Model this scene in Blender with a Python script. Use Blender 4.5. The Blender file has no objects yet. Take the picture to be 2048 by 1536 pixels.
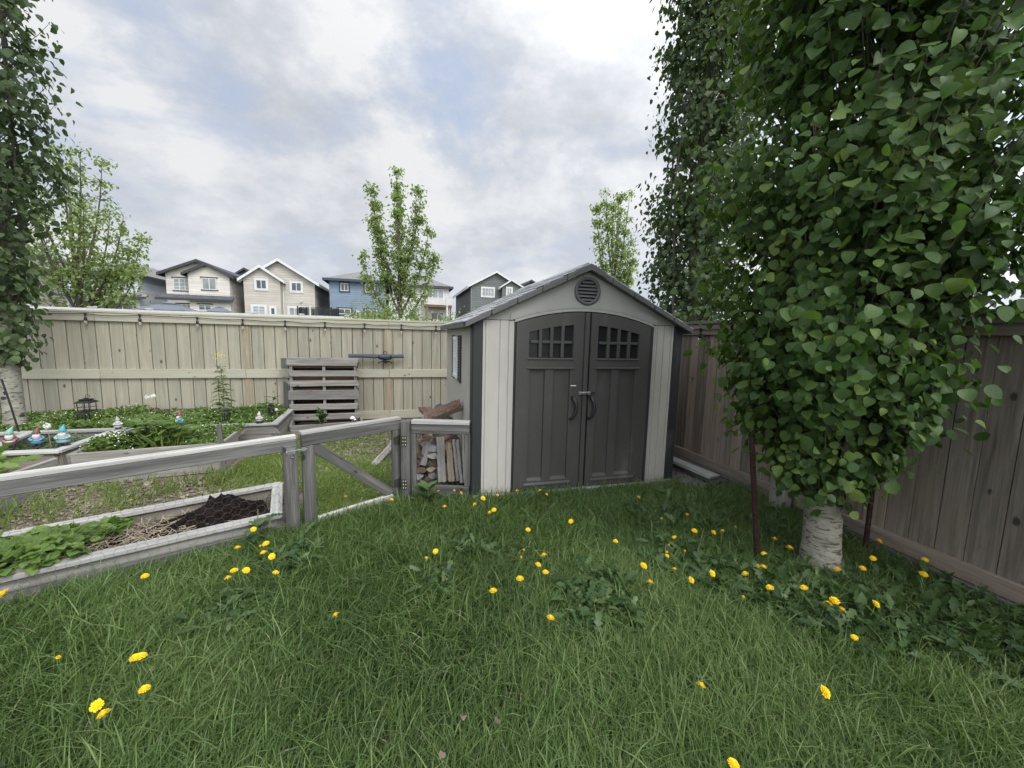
import bpy, math, random
import numpy as np
from mathutils import Vector, Matrix
random.seed(7); RNG = np.random.default_rng(7)
sc = bpy.context.scene
COL = sc.collection
R = math.radians
SUN_DIR = Vector((0.30, -0.62, 0.78)).normalized()

# ------------------------------------------------------------------ camera
PITCH, ROLL, YAW, HGT, FPX = R(6.8), R(1.35), R(15.6), 1.6, 795.0
fw = Vector((math.sin(YAW)*math.cos(PITCH), math.cos(YAW)*math.cos(PITCH), -math.sin(PITCH)))
ri = Vector((math.cos(YAW), -math.sin(YAW), 0)); up = ri.cross(fw)
RI = ri*math.cos(ROLL)+up*math.sin(ROLL); UP = -ri*math.sin(ROLL)+up*math.cos(ROLL)
cam = bpy.data.cameras.new('camera'); co = bpy.data.objects.new('camera', cam); COL.objects.link(co)
m3 = Matrix((RI, UP, -fw)).transposed()
co.matrix_world = Matrix.Translation((0, 0, HGT)) @ m3.to_4x4()
cam.sensor_width = 36; cam.lens = 36*FPX/2048; cam.clip_start = .05; cam.clip_end = 3000
sc.camera = co

def at_z(px, py, z):           # survey of the photograph: a pixel's point at height z
    d = fw+RI*((px-1024)/FPX)+UP*((768-py)/FPX); t = (z-HGT)/d.z
    return Vector((d.x*t, d.y*t, z))

# ------------------------------------------------------------------ object helpers
def tag(o, label=None, cat=None, group=None, kind=None):
    for k, v in (('label', label), ('category', cat), ('group', group), ('kind', kind)):
        if v: o[k] = v
    return o
ORI = {}
def thing(name, label, cat, loc=(0, 0, 0), group=None):
    o = bpy.data.objects.new(name, None); COL.objects.link(o); o.location = loc
    o.empty_display_size = .1; ORI[o.name] = Vector(loc)
    return tag(o, label, cat, group)

class MB:
    def __init__(s): s.v = []; s.f = []; s.n = 0; s.gr = []; s.rn = []; s.mi = []
    def add(s, v, f, gr=None, rnd=None, mi=0):
        v = np.asarray(v, float).reshape(-1, 3)
        s.v.append(v); s.f += [tuple(int(i)+s.n for i in q) for q in f]; s.mi += [mi]*len(f)
        s.gr.append(v if gr is None else np.asarray(gr, float))
        s.rn.append(np.full(len(v), random.random() if rnd is None else rnd) if np.isscalar(rnd) or rnd is None else np.asarray(rnd, float))
        s.n += len(v); return s
    def obox(s, c, ax, w, t, L, W, T, rnd=None, mi=0, jit=0.):
        # oriented box: centre, unit axes (length, width, thickness), sizes
        c = np.array(c, float); ax, w, t = (np.array(a, float) for a in (ax, w, t))
        sg = np.array([(x, y, z) for x in (-1, 1) for y in (-1, 1) for z in (-1, 1)], float)
        sg2 = sg.copy()
        if jit: sg2 = sg+RNG.normal(0, jit, sg.shape)
        v = c+(sg2[:, :1]*L/2)*ax+(sg2[:, 1:2]*W/2)*w+(sg2[:, 2:]*T/2)*t
        gr = sg*np.array([L, W, T])/2+np.array([random.random()*20, random.random()*9, random.random()*9])
        return s.add(v, [(0, 1, 3, 2), (4, 6, 7, 5), (0, 4, 5, 1), (2, 3, 7, 6), (0, 2, 6, 4), (1, 5, 7, 3)], gr, rnd, mi)
    def plank(s, p0, p1, W, T, face=(0, -1, 0), rnd=None, mi=0, jit=0.):
        p0, p1 = Vector(p0), Vector(p1); a = (p1-p0); L = a.length; a.normalize()
        t = Vector(face); t = (t-a*t.dot(a)).normalized(); w = a.cross(t)
        return s.obox((p0+p1)/2, a, w, t, L, W, T, rnd, mi, jit)
    def box(s, x0, x1, y0, y1, z0, z1, rnd=None, mi=0):
        d = (x1-x0, y1-y0, z1-z0); A = np.eye(3); o = sorted(range(3), key=lambda i: -abs(d[i]))
        return s.obox(((x0+x1)/2, (y0+y1)/2, (z0+z1)/2), A[o[0]], A[o[1]], A[o[2]], abs(d[o[0]]), abs(d[o[1]]), abs(d[o[2]]), rnd, mi)
    def tube(s, pts, rad, n=8, rnd=None, cap=True, mi=0):
        P = [Vector(p) for p in pts]; rad = [rad]*len(P) if np.isscalar(rad) else rad
        V = []; F = []; G = []; L = 0; ref = None
        for i, p in enumerate(P):
            d = (P[min(i+1, len(P)-1)]-P[max(i-1, 0)]).normalized()
            if ref is None: ref = d.orthogonal().normalized()
            u = (ref-d*ref.dot(d)); u = u.normalized() if u.length > 1e-6 else d.orthogonal().normalized(); ref = u; w = d.cross(u)
            if i: L += (P[i]-P[i-1]).length
            for k in range(n):
                a = 2*math.pi*k/n
                V.append(p+(u*math.cos(a)+w*math.sin(a))*rad[i]); G.append((L, math.cos(a)*rad[i], math.sin(a)*rad[i]))
            if i:
                for k in range(n):
                    F.append(((i-1)*n+k, (i-1)*n+(k+1) % n, i*n+(k+1) % n, i*n+k))
        if cap:
            F.append(tuple(range(n))[::-1]); F.append(tuple(range((len(P)-1)*n, len(P)*n)))
        return s.add(V, F, G, rnd, mi)
    def lathe(s, c, prof, n=16, rnd=None, sx=1, sy=1, mi=0):
        V = []; F = []
        for r, z in prof:
            for k in range(n):
                a = 2*math.pi*k/n; V.append((c[0]+r*math.cos(a)*sx, c[1]+r*math.sin(a)*sy, c[2]+z))
        for i in range(1, len(prof)):
            for k in range(n): F.append(((i-1)*n+k, (i-1)*n+(k+1) % n, i*n+(k+1) % n, i*n+k))
        F.append(tuple(range(n))[::-1]); F.append(tuple(range((len(prof)-1)*n, len(prof)*n)))
        return s.add(V, F, None, rnd, mi)
    def prism(s, poly, off, rnd=None, mi=0):
        n = len(poly); a = [Vector(p) for p in poly]; b = [p+Vector(off) for p in a]
        F = [tuple(range(n))[::-1], tuple(range(n, 2*n))]+[(i, (i+1) % n, n+(i+1) % n, n+i) for i in range(n)]
        return s.add(a+b, F, None, rnd, mi)
    def build(s, name, mat, parent=None, smooth=False, bevel=0, loc=None):
        v = np.concatenate(s.v); gr = np.concatenate(s.gr); rn = np.concatenate(s.rn)
        org = Vector((0, 0, 0))
        if parent is not None: org = ORI[parent.name]
        elif loc is not None: org = Vector(loc)
        v = v-np.array(org)
        me = bpy.data.meshes.new(name); me.from_pydata(v.tolist(), [], s.f); me.validate(clean_customdata=False)
        if len(me.vertices) == len(v):
            a = me.attributes.new('gr', 'FLOAT_VECTOR', 'POINT'); a.data.foreach_set('vector', gr.astype(np.float32).ravel())
            a = me.attributes.new('rnd', 'FLOAT', 'POINT'); a.data.foreach_set('value', rn.astype(np.float32))
        for m in (mat if isinstance(mat, (list, tuple)) else [mat]): me.materials.append(m)
        if isinstance(mat, (list, tuple)) and len(me.polygons) == len(s.mi): me.polygons.foreach_set('material_index', s.mi)
        if smooth: me.polygons.foreach_set('use_smooth', [True]*len(me.polygons))
        o = bpy.data.objects.new(name, me); COL.objects.link(o)
        if parent is not None: o.parent = parent
        else: o.location = org
        ORI[o.name] = org
        if bevel:
            b = o.modifiers.new('bevel', 'BEVEL'); b.width = bevel; b.segments = 1; b.limit_method = 'ANGLE'; b.angle_limit = R(40)
        return o

def raw_mesh(name, v, loops, lstart, ltot, mat, parent=None, attrs=None, smooth=False):
    me = bpy.data.meshes.new(name)
    org = ORI[parent.name] if parent is not None else Vector((0, 0, 0))
    v = (v-np.array(org)).astype(np.float32)
    me.vertices.add(len(v)); me.vertices.foreach_set('co', v.ravel())
    me.loops.add(len(loops)); me.loops.foreach_set('vertex_index', loops.astype(np.int32))
    me.polygons.add(len(lstart)); me.polygons.foreach_set('loop_start', lstart.astype(np.int32))
    try: me.polygons.foreach_set('loop_total', ltot.astype(np.int32))
    except Exception: pass
    if smooth: me.polygons.foreach_set('use_smooth', np.ones(len(lstart), bool))
    for k, a in (attrs or {}).items():
        at = me.attributes.new(k, 'FLOAT', 'POINT'); at.data.foreach_set('value', a.astype(np.float32))
    me.update(calc_edges=True); me.materials.append(mat)
    o = bpy.data.objects.new(name, me); COL.objects.link(o)
    if parent is not None: o.parent = parent
    ORI[o.name] = org
    return o

def scatter(name, tv, tf, pos, side, dire, nor, size, mat, parent=None, rnd=None, smooth=False):
    """many copies of a small template (verts x=side, y=along, z=normal) as one mesh"""
    n = len(pos); tv = np.asarray(tv, float); k = len(tv); size = np.broadcast_to(np.asarray(size, float), (n,))
    v = pos[:, None, :]+size[:, None, None]*(tv[None, :, 0:1]*side[:, None, :]+tv[None, :, 1:2]*dire[:, None, :]+tv[None, :, 2:3]*nor[:, None, :])
    fl = np.concatenate([np.array(f) for f in tf]); ft = np.array([len(f) for f in tf]); fs = np.concatenate([[0], np.cumsum(ft)[:-1]])
    loops = (fl[None, :]+(np.arange(n)*k)[:, None]).ravel()
    ls = (fs[None, :]+(np.arange(n)*len(fl))[:, None]).ravel(); lt = np.tile(ft, n)
    if rnd is None: rnd = RNG.random(n)
    return raw_mesh(name, v.reshape(-1, 3), loops, ls, lt, mat, parent, {'rnd': np.repeat(rnd, k)}, smooth)

def unit(a): return a/np.maximum(np.linalg.norm(a, axis=-1, keepdims=True), 1e-9)
def frames(dire, nor):
    dire = unit(dire); nor = unit(nor-dire*np.sum(nor*dire, -1, keepdims=True)); return np.cross(dire, nor), dire, nor

def strip_leaf(rows, fold=.12, droop=.12):
    V = []; F = []
    for i, (t, w) in enumerate(rows):
        z = -droop*t*t
        V += [(-w, t, z+fold*w), (0, t, z), (w, t, z+fold*w)]
        if i:
            a = 3*(i-1); b = 3*i; F += [(a, a+1, b+1, b), (a+1, a+2, b+2, b+1)]
    return V, F
ASPEN = strip_leaf([(0, .06), (.04, .28), (.16, .46), (.38, .53), (.6, .47), (.78, .33), (.9, .16), (1, .01)], .2, .15)
ASPEN_FAR = strip_leaf([(0, .08), (.2, .46), (.6, .42), (1, .02)], .2, .15)
OVAL = strip_leaf([(0, .02), (.3, .26), (.65, .22), (1, .01)], .25, .25)
BROAD = strip_leaf([(0, .05), (.2, .36), (.5, .46), (.8, .3), (1, .02)], .25, .2)
TOOTH = strip_leaf([(0, .03), (.16, .04), (.22, .14), (.3, .05), (.42, .2), (.5, .07), (.62, .22), (.7, .1), (.85, .16), (1, .01)], .15, .45)
TOOTH2 = strip_leaf([(0, .02), (.25, .05), (.4, .14), (.5, .12), (.62, .2), (.72, .16), (.88, .12), (1, .01)], .2, .35)
BLADE3 = strip_leaf([(0, .02), (.5, .035), (1, .003)], .3, .35)

# ------------------------------------------------------------------ materials
class N:
    def __init__(s, name):
        s.m = bpy.data.materials.new(name); s.m.use_nodes = True; s.t = s.m.node_tree; s.t.nodes.clear()
    def nd(s, typ, **kw):
        n = s.t.nodes.new(typ)
        for k, v in kw.items(): setattr(n, k, v)
        return n
    def put(s, sock, v):
        if isinstance(v, bpy.types.NodeSocket): s.t.links.new(v, sock)
        elif v is not None:
            if hasattr(sock.default_value, '__len__'):
                v = tuple(v) if hasattr(v, '__len__') else (v,)*3
                if len(sock.default_value) == 4 and len(v) == 3: v = v+(1,)
            sock.default_value = v
    def attr(s, name, out='Fac'): return s.nd('ShaderNodeAttribute', attribute_name=name).outputs[out]
    def obj(s): return s.nd('ShaderNodeTexCoord').outputs['Object']
    def geo(s): return s.nd('ShaderNodeNewGeometry').outputs['Position']
    def vmul(s, v, k, off=None):
        n = s.nd('ShaderNodeVectorMath', operation='MULTIPLY'); s.put(n.inputs[0], v); s.put(n.inputs[1], k); return n.outputs[0]
    def noise(s, v, scale=5, det=4, rough=.55, dist=0.):
        n = s.nd('ShaderNodeTexNoise'); s.put(n.inputs['Vector'], v); s.put(n.inputs['Scale'], scale); s.put(n.inputs['Detail'], det)
        s.put(n.inputs['Roughness'], rough); s.put(n.inputs['Distortion'], dist); return n.outputs['Fac']
    def voro(s, v, scale=5, out='Distance', feature='F1'):
        n = s.nd('ShaderNodeTexVoronoi', feature=feature); s.put(n.inputs['Vector'], v); s.put(n.inputs['Scale'], scale); return n.outputs[out]
    def ramp(s, f, stops):
        n = s.nd('ShaderNodeValToRGB'); e = n.color_ramp.elements
        while len(e) < len(stops): e.new(.5)
        for el, (p, c) in zip(e, stops):
            el.position = p; c = (c,)*3 if np.isscalar(c) else c; el.color = (*c, 1)
        s.put(n.inputs[0], f); return n.outputs[0]
    def mix(s, f, a, b, mode='MIX'):
        n = s.nd('ShaderNodeMix', data_type='RGBA', blend_type=mode); s.put(n.inputs[0], f); s.put(n.inputs[6], a); s.put(n.inputs[7], b); return n.outputs[2]
    def math(s, op, a, b=0., c=None):
        n = s.nd('ShaderNodeMath', operation=op); s.put(n.inputs[0], a); s.put(n.inputs[1], b)
        if c is not None: s.put(n.inputs[2], c)
        return n.outputs[0]
    def mr(s, f, a, b, c, d):
        n = s.nd('ShaderNodeMapRange'); s.put(n.inputs[0], f)
        for i, x in enumerate((a, b, c, d)): n.inputs[i+1].default_value = x
        return n.outputs[0]
    def bump(s, h, st=.4, d=.01):
        n = s.nd('ShaderNodeBump'); s.put(n.inputs['Height'], h); n.inputs['Strength'].default_value = st; n.inputs['Distance'].default_value = d; return n.outputs[0]
    def out(s, sh): o = s.nd('ShaderNodeOutputMaterial'); s.t.links.new(sh, o.inputs[0]); return s.m
    def prin(s, col, rough=.7, spec=.3, normal=None, metal=0., done=True, **kw):
        n = s.nd('ShaderNodeBsdfPrincipled'); s.put(n.inputs['Base Color'], col); s.put(n.inputs['Roughness'], rough)
        s.put(n.inputs['Specular IOR Level'], spec); s.put(n.inputs['Metallic'], metal)
        if normal is not None: s.t.links.new(normal, n.inputs['Normal'])
        for k, v in kw.items(): s.put(n.inputs[k], v)
        return s.out(n.outputs[0]) if done else n.outputs[0]

def wood(name, dark, mid, light, knots=.5, tint=None, rough=.85, var=.3, bumpd=.002, grain=1.):
    n = N(name); g = n.attr('gr', 'Vector'); r = n.attr('rnd')
    a = n.noise(n.vmul(g, (1.3, 26, 26)), 1, 6, .62, .5); b = n.noise(n.vmul(g, (5, 150, 150)), 1, 4, .6)
    big = n.noise(n.vmul(g, (2.5, 6, 6)), 1, 3, .6)
    f = n.math('ADD', n.math('MULTIPLY', a, .7), n.math('MULTIPLY', b, .3))
    c = n.ramp(f, [(.5-.2/grain, dark), (.5, mid), (.5+.16/grain, light)])
    c = n.mix(n.mr(big, .45, .75, 0, .45), c, n.mix(.5, mid, tint or dark))
    if tint: c = n.mix(n.mr(r, .45, 1, 0, .6), c, n.mix(.6, c, tint))
    c = n.mix(1., c, n.ramp(r, [(0, 1-var), (1, 1+var*.3)]), 'MULTIPLY')
    if knots:
        k = n.math('ADD', n.voro(n.vmul(g, (5., 8.5, 8.5)), 1), n.mr(n.noise(n.vmul(g, (3.1, 5, 5)), 1, 1), .46, .6, .22, 0)); k2 = n.noise(n.vmul(g, 40), 1, 2)
        kf = n.mr(n.math('ADD', k, n.math('MULTIPLY', k2, .05)), .13, .21, 1, 0)
        c = n.mix(n.math('MULTIPLY', kf, knots), c, [x*.42 for x in dark])
    return n.prin(c, rough, .2, n.bump(f, .7, bumpd))

M = {}
M['grey_wood'] = wood('grey_weathered_wood', (.045, .044, .042), (.122, .118, .112), (.235, .228, .215), .8, None, .85, .35, .004)
M['grey_top'] = wood('bleached_wood', (.22, .215, .2), (.40, .39, .365), (.56, .55, .52), .5, None, .85, .3, .003)
M['bed_wood'] = wood('bed_wood', (.12, .115, .105), (.26, .25, .225), (.40, .385, .355), .5, (.2, .15, .1), .85, .3, .003)
M['beige_wood'] = wood('beige_fence_wood', (.20, .187, .145), (.33, .312, .243), (.41, .392, .315), .98, (.27, .235, .175), .8, .17, .0015, .85)
M['peel_wood'] = wood('peeling_fence_wood', (.10, .08, .055), (.33, .28, .19), (.56, .52, .42), .9, (.22, .16, .09), .85, .2, .003, .45)
M['beige_trim'] = wood('beige_trim_wood', (.29, .272, .21), (.375, .357, .28), (.43, .412, .335), .75, None, .8, .1, .0015, .7)
M['brown_wood'] = wood('brown_fence_wood', (.10, .084, .069), (.225, .194, .162), (.325, .287, .247), .95, (.24, .17, .118), .85, .4, .002)
M['pallet_wood'] = wood('pallet_wood', (.095, .088, .08), (.25, .235, .215), (.40, .38, .35), .6, (.15, .14, .125), .85, .35, .004)
M['log_wood'] = wood('split_log_wood', (.25, .19, .12), (.45, .37, .26), (.60, .52, .40), .3, (.42, .32, .2), .8, .4, .006)
M['log_grey'] = wood('old_log_wood', (.16, .15, .14), (.36, .34, .32), (.55, .53, .5), .3, None, .85, .35, .006)
M['log_bark'] = wood('log_bark', (.04, .03, .024), (.12, .09, .07), (.24, .19, .15), .3, (.2, .11, .08), .95, .35, .015)
M['red_compost'] = wood('brown_boards', (.05, .035, .028), (.12, .08, .06), (.2, .14, .11), .4, None, .9, .4, .006)

def plain(name, col, rough=.5, spec=.4, metal=0., var=.08, scale=30, bump=0.):
    n = N(name); x = n.noise(n.obj(), scale, 4); y = n.noise(n.obj(), scale*.12, 3)
    c = n.mix(1., col, n.ramp(n.math('MULTIPLY_ADD', x, .5, n.math('MULTIPLY', y, .5)), [(.25, 1-var*2), (.75, 1+var)]), 'MULTIPLY')
    return n.prin(c, rough, spec, n.bump(x, .5, bump) if bump else None, metal)
def plastic(name, col, rough=.45):
    # moulded plastic with an embossed wood grain, weathered and a little dusty
    n = N(name); p = n.obj(); g = n.noise(n.vmul(p, (38, 38, 3)), 1, 5, .6, 1.2); d = n.noise(n.vmul(p, (3, 3, 1.2)), 1, 5, .65); 
    c = n.mix(1., col, n.ramp(d, [(.3, .86), (.7, 1.05)]), 'MULTIPLY')
    c = n.mix(n.mr(d, .58, .8, 0, .18), c, (.34, .32, .28))
    return n.prin(c, n.mr(d, .3, .7, rough-.07, rough+.16), .35, n.bump(g, .3, .0012))
M['shed_wall'] = plastic('shed_wall_plastic', (.435, .418, .375))
M['shed_gable'] = plastic('shed_gable_plastic', (.325, .315, .295))
M['shed_door'] = plastic('shed_door_plastic', (.066, .062, .058), .42)
M['shed_post'] = plastic('shed_post_plastic', (.030, .031, .034), .5)
M['shed_vent'] = plastic('shed_vent_plastic', (.10, .098, .098), .5)
M['black_plastic'] = plain('black_plastic', (.022, .022, .025), .38)
M['shed_dark'] = plain('dark_pane', (.018, .018, .02), .25)
def shingle():
    n = N('shed_roof_plastic'); p = n.obj(); d = n.noise(p, 14, 5, .7); b = n.noise(p, 3, 4)
    c = n.ramp(d, [(.3, (.25, .255, .265)), (.7, (.40, .405, .415))]); r = n.attr('rnd')
    c = n.mix(1., c, n.ramp(r, [(0, .75), (1, 1.15)]), 'MULTIPLY')
    return n.prin(c, n.mr(b, .3, .7, .3, .55), .5, n.bump(d, .5, .004))
M['shed_roof'] = shingle()
M['white_paint'] = plain('white_paint', (.74, .74, .72), .5)
M['steel'] = plain('zinc_steel', (.5, .5, .5), .42, .5, .8, .15)
M['dull_steel'] = plain('dull_steel', (.26, .26, .27), .5, .4, .6, .15)
M['olive_steel'] = plain('painted_hinge', (.055, .058, .04), .5, .4, .3)
M['rust'] = plain('rusty_steel', (.05, .026, .023), .8, .3, .2, .35, 60, .002)
M['wire'] = plain('galvanised_wire', (.12, .116, .11), .5, .4, .5)
M['black_metal'] = plain('black_metal', (.02, .02, .022), .5, .4, .3)
M['cable'] = plain('black_cable', (.018, .018, .018), .6)
M['mesh_blue'] = plain('dark_blue_mesh', (.05, .065, .085), .6)
M['slate'] = plain('blue_grey_plastic', (.12, .135, .16), .55)
M['concrete'] = plain('concrete', (.34, .33, .31), .9, .2, 0, .15, 20, .003)
def glass(name, col):
    n = N(name); x = n.noise(n.obj(), .9, 2)
    return n.prin(n.mix(1., col, n.ramp(x, [(.3, .6), (.7, 1.3)]), 'MULTIPLY'), .08, .6)
M['glass'] = glass('window_glass', (.055, .065, .07)); M['glass_pale'] = glass('blind_glass', (.20, .22, .22))
def bulbglass():
    n = N('bulb_glass'); return n.prin((.75, .72, .62), .08, .5, **{'Transmission Weight': .75, 'IOR': 1.3})
M['bulb'] = bulbglass()

def foliage(name, dark, mid, light, trans=.35, rough=.42, spec=.35):
    n = N(name); r = n.attr('rnd'); p = n.geo()
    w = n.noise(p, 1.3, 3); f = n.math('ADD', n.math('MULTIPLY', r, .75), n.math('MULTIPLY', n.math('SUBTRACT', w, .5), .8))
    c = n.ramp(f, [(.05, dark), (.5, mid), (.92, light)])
    v = n.noise(p, 90, 2); c = n.mix(1., c, n.ramp(v, [(.3, .85), (.7, 1.12)]), 'MULTIPLY')
    s = n.prin(c, rough, spec, done=False)
    t = n.nd('ShaderNodeBsdfTranslucent'); n.put(t.inputs[0], n.mix(1., c, (1.15, 1.35, .55), 'MULTIPLY'))
    m = n.nd('ShaderNodeMixShader'); n.put(m.inputs[0], trans); n.t.links.new(s, m.inputs[1]); n.t.links.new(t.outputs[0], m.inputs[2])
    return n.out(m.outputs[0])
M['aspen'] = foliage('aspen_leaf', (.040, .082, .022), (.078, .140, .036), (.21, .28, .055), .38, .5, .25)
M['aspen_far'] = foliage('aspen_leaf_distant', (.052, .080, .038), (.084, .122, .054), (.15, .19, .08), .38, .55, .2)
M['young'] = foliage('young_leaf', (.14, .19, .06), (.25, .315, .12), (.41, .46, .22), .5, .55, .2)
M['grass'] = foliage('lawn_blade', (.066, .112, .036), (.134, .205, .064), (.27, .335, .15), .4, .5, .22)
M['clover'] = foliage('short_garden_grass', (.11, .165, .035), (.19, .25, .065), (.30, .34, .13), .4, .6, .2)
M['weed'] = foliage('weed_leaf', (.035, .07, .025), (.07, .125, .04), (.14, .19, .08), .35, .45)
M['cover'] = foliage('ground_cover_leaf', (.075, .13, .028), (.13, .20, .05), (.22, .29, .09), .4, .5)
M['straw_leaf'] = foliage('strawberry_leaf', (.10, .17, .035), (.16, .25, .055), (.24, .33, .09), .4, .5)
M['straw'] = plain('dry_straw', (.36, .30, .215), .9, .1, 0, .4, 6)
M['petal_y'] = plain('yellow_petal', (.86, .58, .012), .6, .2, 0, .1, 300)
M['petal_pale'] = plain('pale_yellow_petal', (.62, .60, .08), .6, .2)
M['petal_w'] = plain('white_petal', (.8, .8, .74), .7, .2)
M['stem'] = plain('green_stem', (.13, .19, .07), .6, .3)
M['stem_pale'] = plain('pale_stem', (.30, .25, .16), .7, .2)
M['dead_leaf'] = plain('dead_leaf', (.23, .18, .135), .8, .15, 0, .3, 50)

def bark():
    n = N('aspen_bark'); p = n.geo(); v = n.noise(n.vmul(p, (11, 11, 46)), 1, 5, .65, .9); b = n.noise(n.vmul(p, (5, 5, 9)), 1, 4, .6)
    k = n.voro(n.vmul(p, (5.2, 5.2, 9.5)), 1); ln = n.noise(n.vmul(p, (9, 9, 150)), 1, 2, .5)
    c = n.ramp(b, [(.3, (.165, .155, .12)), (.65, (.31, .298, .245))])
    c = n.mix(n.mr(v, .53, .61, 0, .92), c, (.055, .048, .038))
    c = n.mix(n.mr(ln, .54, .66, 0, .35), c, (.16, .14, .1))
    c = n.mix(n.mr(n.math('ADD', k, n.math('MULTIPLY', b, .14)), .25, .36, .95, 0), c, (.03, .026, .022))
    return n.prin(c, .8, .2, n.bump(v, .6, .006))
M['bark'] = bark()
M['twig'] = plain('twig_bark', (.12, .11, .09), .85, .2, 0, .3, 25, .004)
M['dark_bark'] = plain('young_bark', (.10, .085, .07), .9, .2, 0, .25, 30, .01)

def soilmat(name, stops, sc1=9, bumpd=.03):
    n = N(name); p = n.geo(); a = n.noise(p, sc1, 8, .7); b = n.voro(p, 55); big = n.noise(p, .9, 3)
    f = n.math('ADD', n.math('MULTIPLY', a, .8), n.math('MULTIPLY', big, .25))
    return n.prin(n.ramp(f, stops), .95, .15, n.bump(n.math('ADD', a, n.math('MULTIPLY', b, .4)), .9, bumpd))
M['lawn_soil'] = soilmat('lawn_soil', [(.3, (.018, .022, .011)), (.55, (.032, .042, .018)), (.8, (.06, .062, .033))])
M['mulch'] = soilmat('mulch', [(.3, (.08, .062, .046)), (.55, (.20, .16, .125)), (.8, (.34, .285, .225))], 14)
M['compost'] = soilmat('compost', [(.3, (.010, .007, .006)), (.6, (.026, .018, .015)), (.85, (.06, .045, .035))], 22, .05)
M['gravel'] = soilmat('gravel', [(.3, (.11, .10, .085)), (.6, (.27, .25, .22)), (.8, (.42, .40, .36))], 35)
M['far_ground'] = soilmat('far_ground', [(.3, (.05, .07, .03)), (.7, (.11, .13, .06))], 2)
M['chips'] = wood('bark_chip', (.14, .11, .085), (.31, .26, .205), (.50, .44, .36), 0, (.22, .18, .13), .9, .5)

# ------------------------------------------------------------------ world: cloudy day
w = bpy.data.worlds.new('World'); sc.world = w; w.use_nodes = True
n = N.__new__(N); n.t = w.node_tree; n.t.nodes.clear()
sky = n.nd('ShaderNodeTexSky', sky_type='NISHITA'); sky.sun_disc = False
sky.sun_elevation = math.asin(SUN_DIR.z); sky.sun_rotation = math.atan2(SUN_DIR.x, SUN_DIR.y)
d = n.nd('ShaderNodeTexCoord').outputs['Generated']
sx = n.nd('ShaderNodeSeparateXYZ'); n.put(sx.inputs[0], d); dz = n.math('MAXIMUM', sx.outputs[2], 0.)
k = n.math('DIVIDE', 1., n.math('ADD', dz, .16))
cx = n.nd('ShaderNodeCombineXYZ'); n.put(cx.inputs[0], n.math('MULTIPLY', sx.outputs[0], k)); n.put(cx.inputs[1], n.math('MULTIPLY', sx.outputs[1], k)); n.put(cx.inputs[2], 3.7)
uv = cx.outputs[0]
dv = n.vmul(d, (1, 1, 1.7))
sh = n.nd('ShaderNodeVectorMath', operation='ADD'); n.put(sh.inputs[0], dv); sh.inputs[1].default_value = (.06, -.03, .16); dv2 = sh.outputs[0]
def fbm(v): return n.math('MULTIPLY_ADD', n.noise(v, 1.6, 8, .56, .2), .60, n.math('MULTIPLY', n.noise(v, 4.6, 9, .62, .1), .40))
c1 = fbm(dv); c2 = fbm(dv2); wisp = n.noise(n.vmul(uv, (1, 1.2, 1)), 1.3, 8, .62, .5)
lit = n.math('SUBTRACT', c1, c2)                       # thick above: shaded base; thin above: bright top
cov = n.mr(n.math('MULTIPLY_ADD', c1, .72, n.math('MULTIPLY', wisp, .28)), .44, .53, .12, 1.)
lum = n.math('MULTIPLY_ADD', lit, 2.5, n.math('MULTIPLY_ADD', wisp, .45, .30))
cloud = n.ramp(lum, [(.28, (.385, .402, .435)), (.45, (.43, .452, .49)), (.58, (.495, .513, .543)), (.74, (.575, .585, .597))])
blue = n.mix(.68, n.mix(1., sky.outputs[0], (.1, .1, .1), 'MULTIPLY'), (.41, .468, .58))
col = n.mix(cov, blue, cloud)
pf2 = n.noise(n.vmul(d, (1, 1, 2.4)), 6.5, 8, .58, .25)
hzc = n.ramp(n.math('MULTIPLY_ADD', lit, .9, pf2), [(.36, (.43, .462, .52)), (.46, (.515, .54, .58)), (.55, (.58, .595, .62)), (.66, (.635, .642, .65))])
col = n.mix(n.mr(dz, .02, .40, .85, 0.), col, hzc)
# added sky glow around the hidden sun, behind the viewer, to brighten the yard
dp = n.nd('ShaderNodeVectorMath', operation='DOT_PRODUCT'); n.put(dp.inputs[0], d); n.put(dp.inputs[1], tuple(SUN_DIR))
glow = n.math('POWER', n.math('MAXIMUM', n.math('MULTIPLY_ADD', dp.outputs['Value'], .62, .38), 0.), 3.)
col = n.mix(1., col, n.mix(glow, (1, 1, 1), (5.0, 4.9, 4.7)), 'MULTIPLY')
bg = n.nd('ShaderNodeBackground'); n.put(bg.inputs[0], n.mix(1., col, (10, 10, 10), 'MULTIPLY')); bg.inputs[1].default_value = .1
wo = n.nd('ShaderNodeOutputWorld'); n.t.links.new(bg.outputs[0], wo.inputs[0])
sun = bpy.data.lights.new('sun', 'SUN'); sun.energy = 1.35; sun.angle = R(22); sun.color = (1, .96, .9)
so = bpy.data.objects.new('sun', sun); COL.objects.link(so); so.rotation_euler = SUN_DIR.to_track_quat('Z', 'Y').to_euler(); so.location = (8, -10, 14)
sc.view_settings.view_transform = 'Standard'; sc.view_settings.look = 'None'; sc.view_settings.exposure = .50; sc.view_settings.gamma = 1
sc.cycles.max_bounces = 6; sc.cycles.diffuse_bounces = 3; sc.cycles.glossy_bounces = 2; sc.cycles.transmission_bounces = 4; sc.cycles.use_denoising = True

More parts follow.
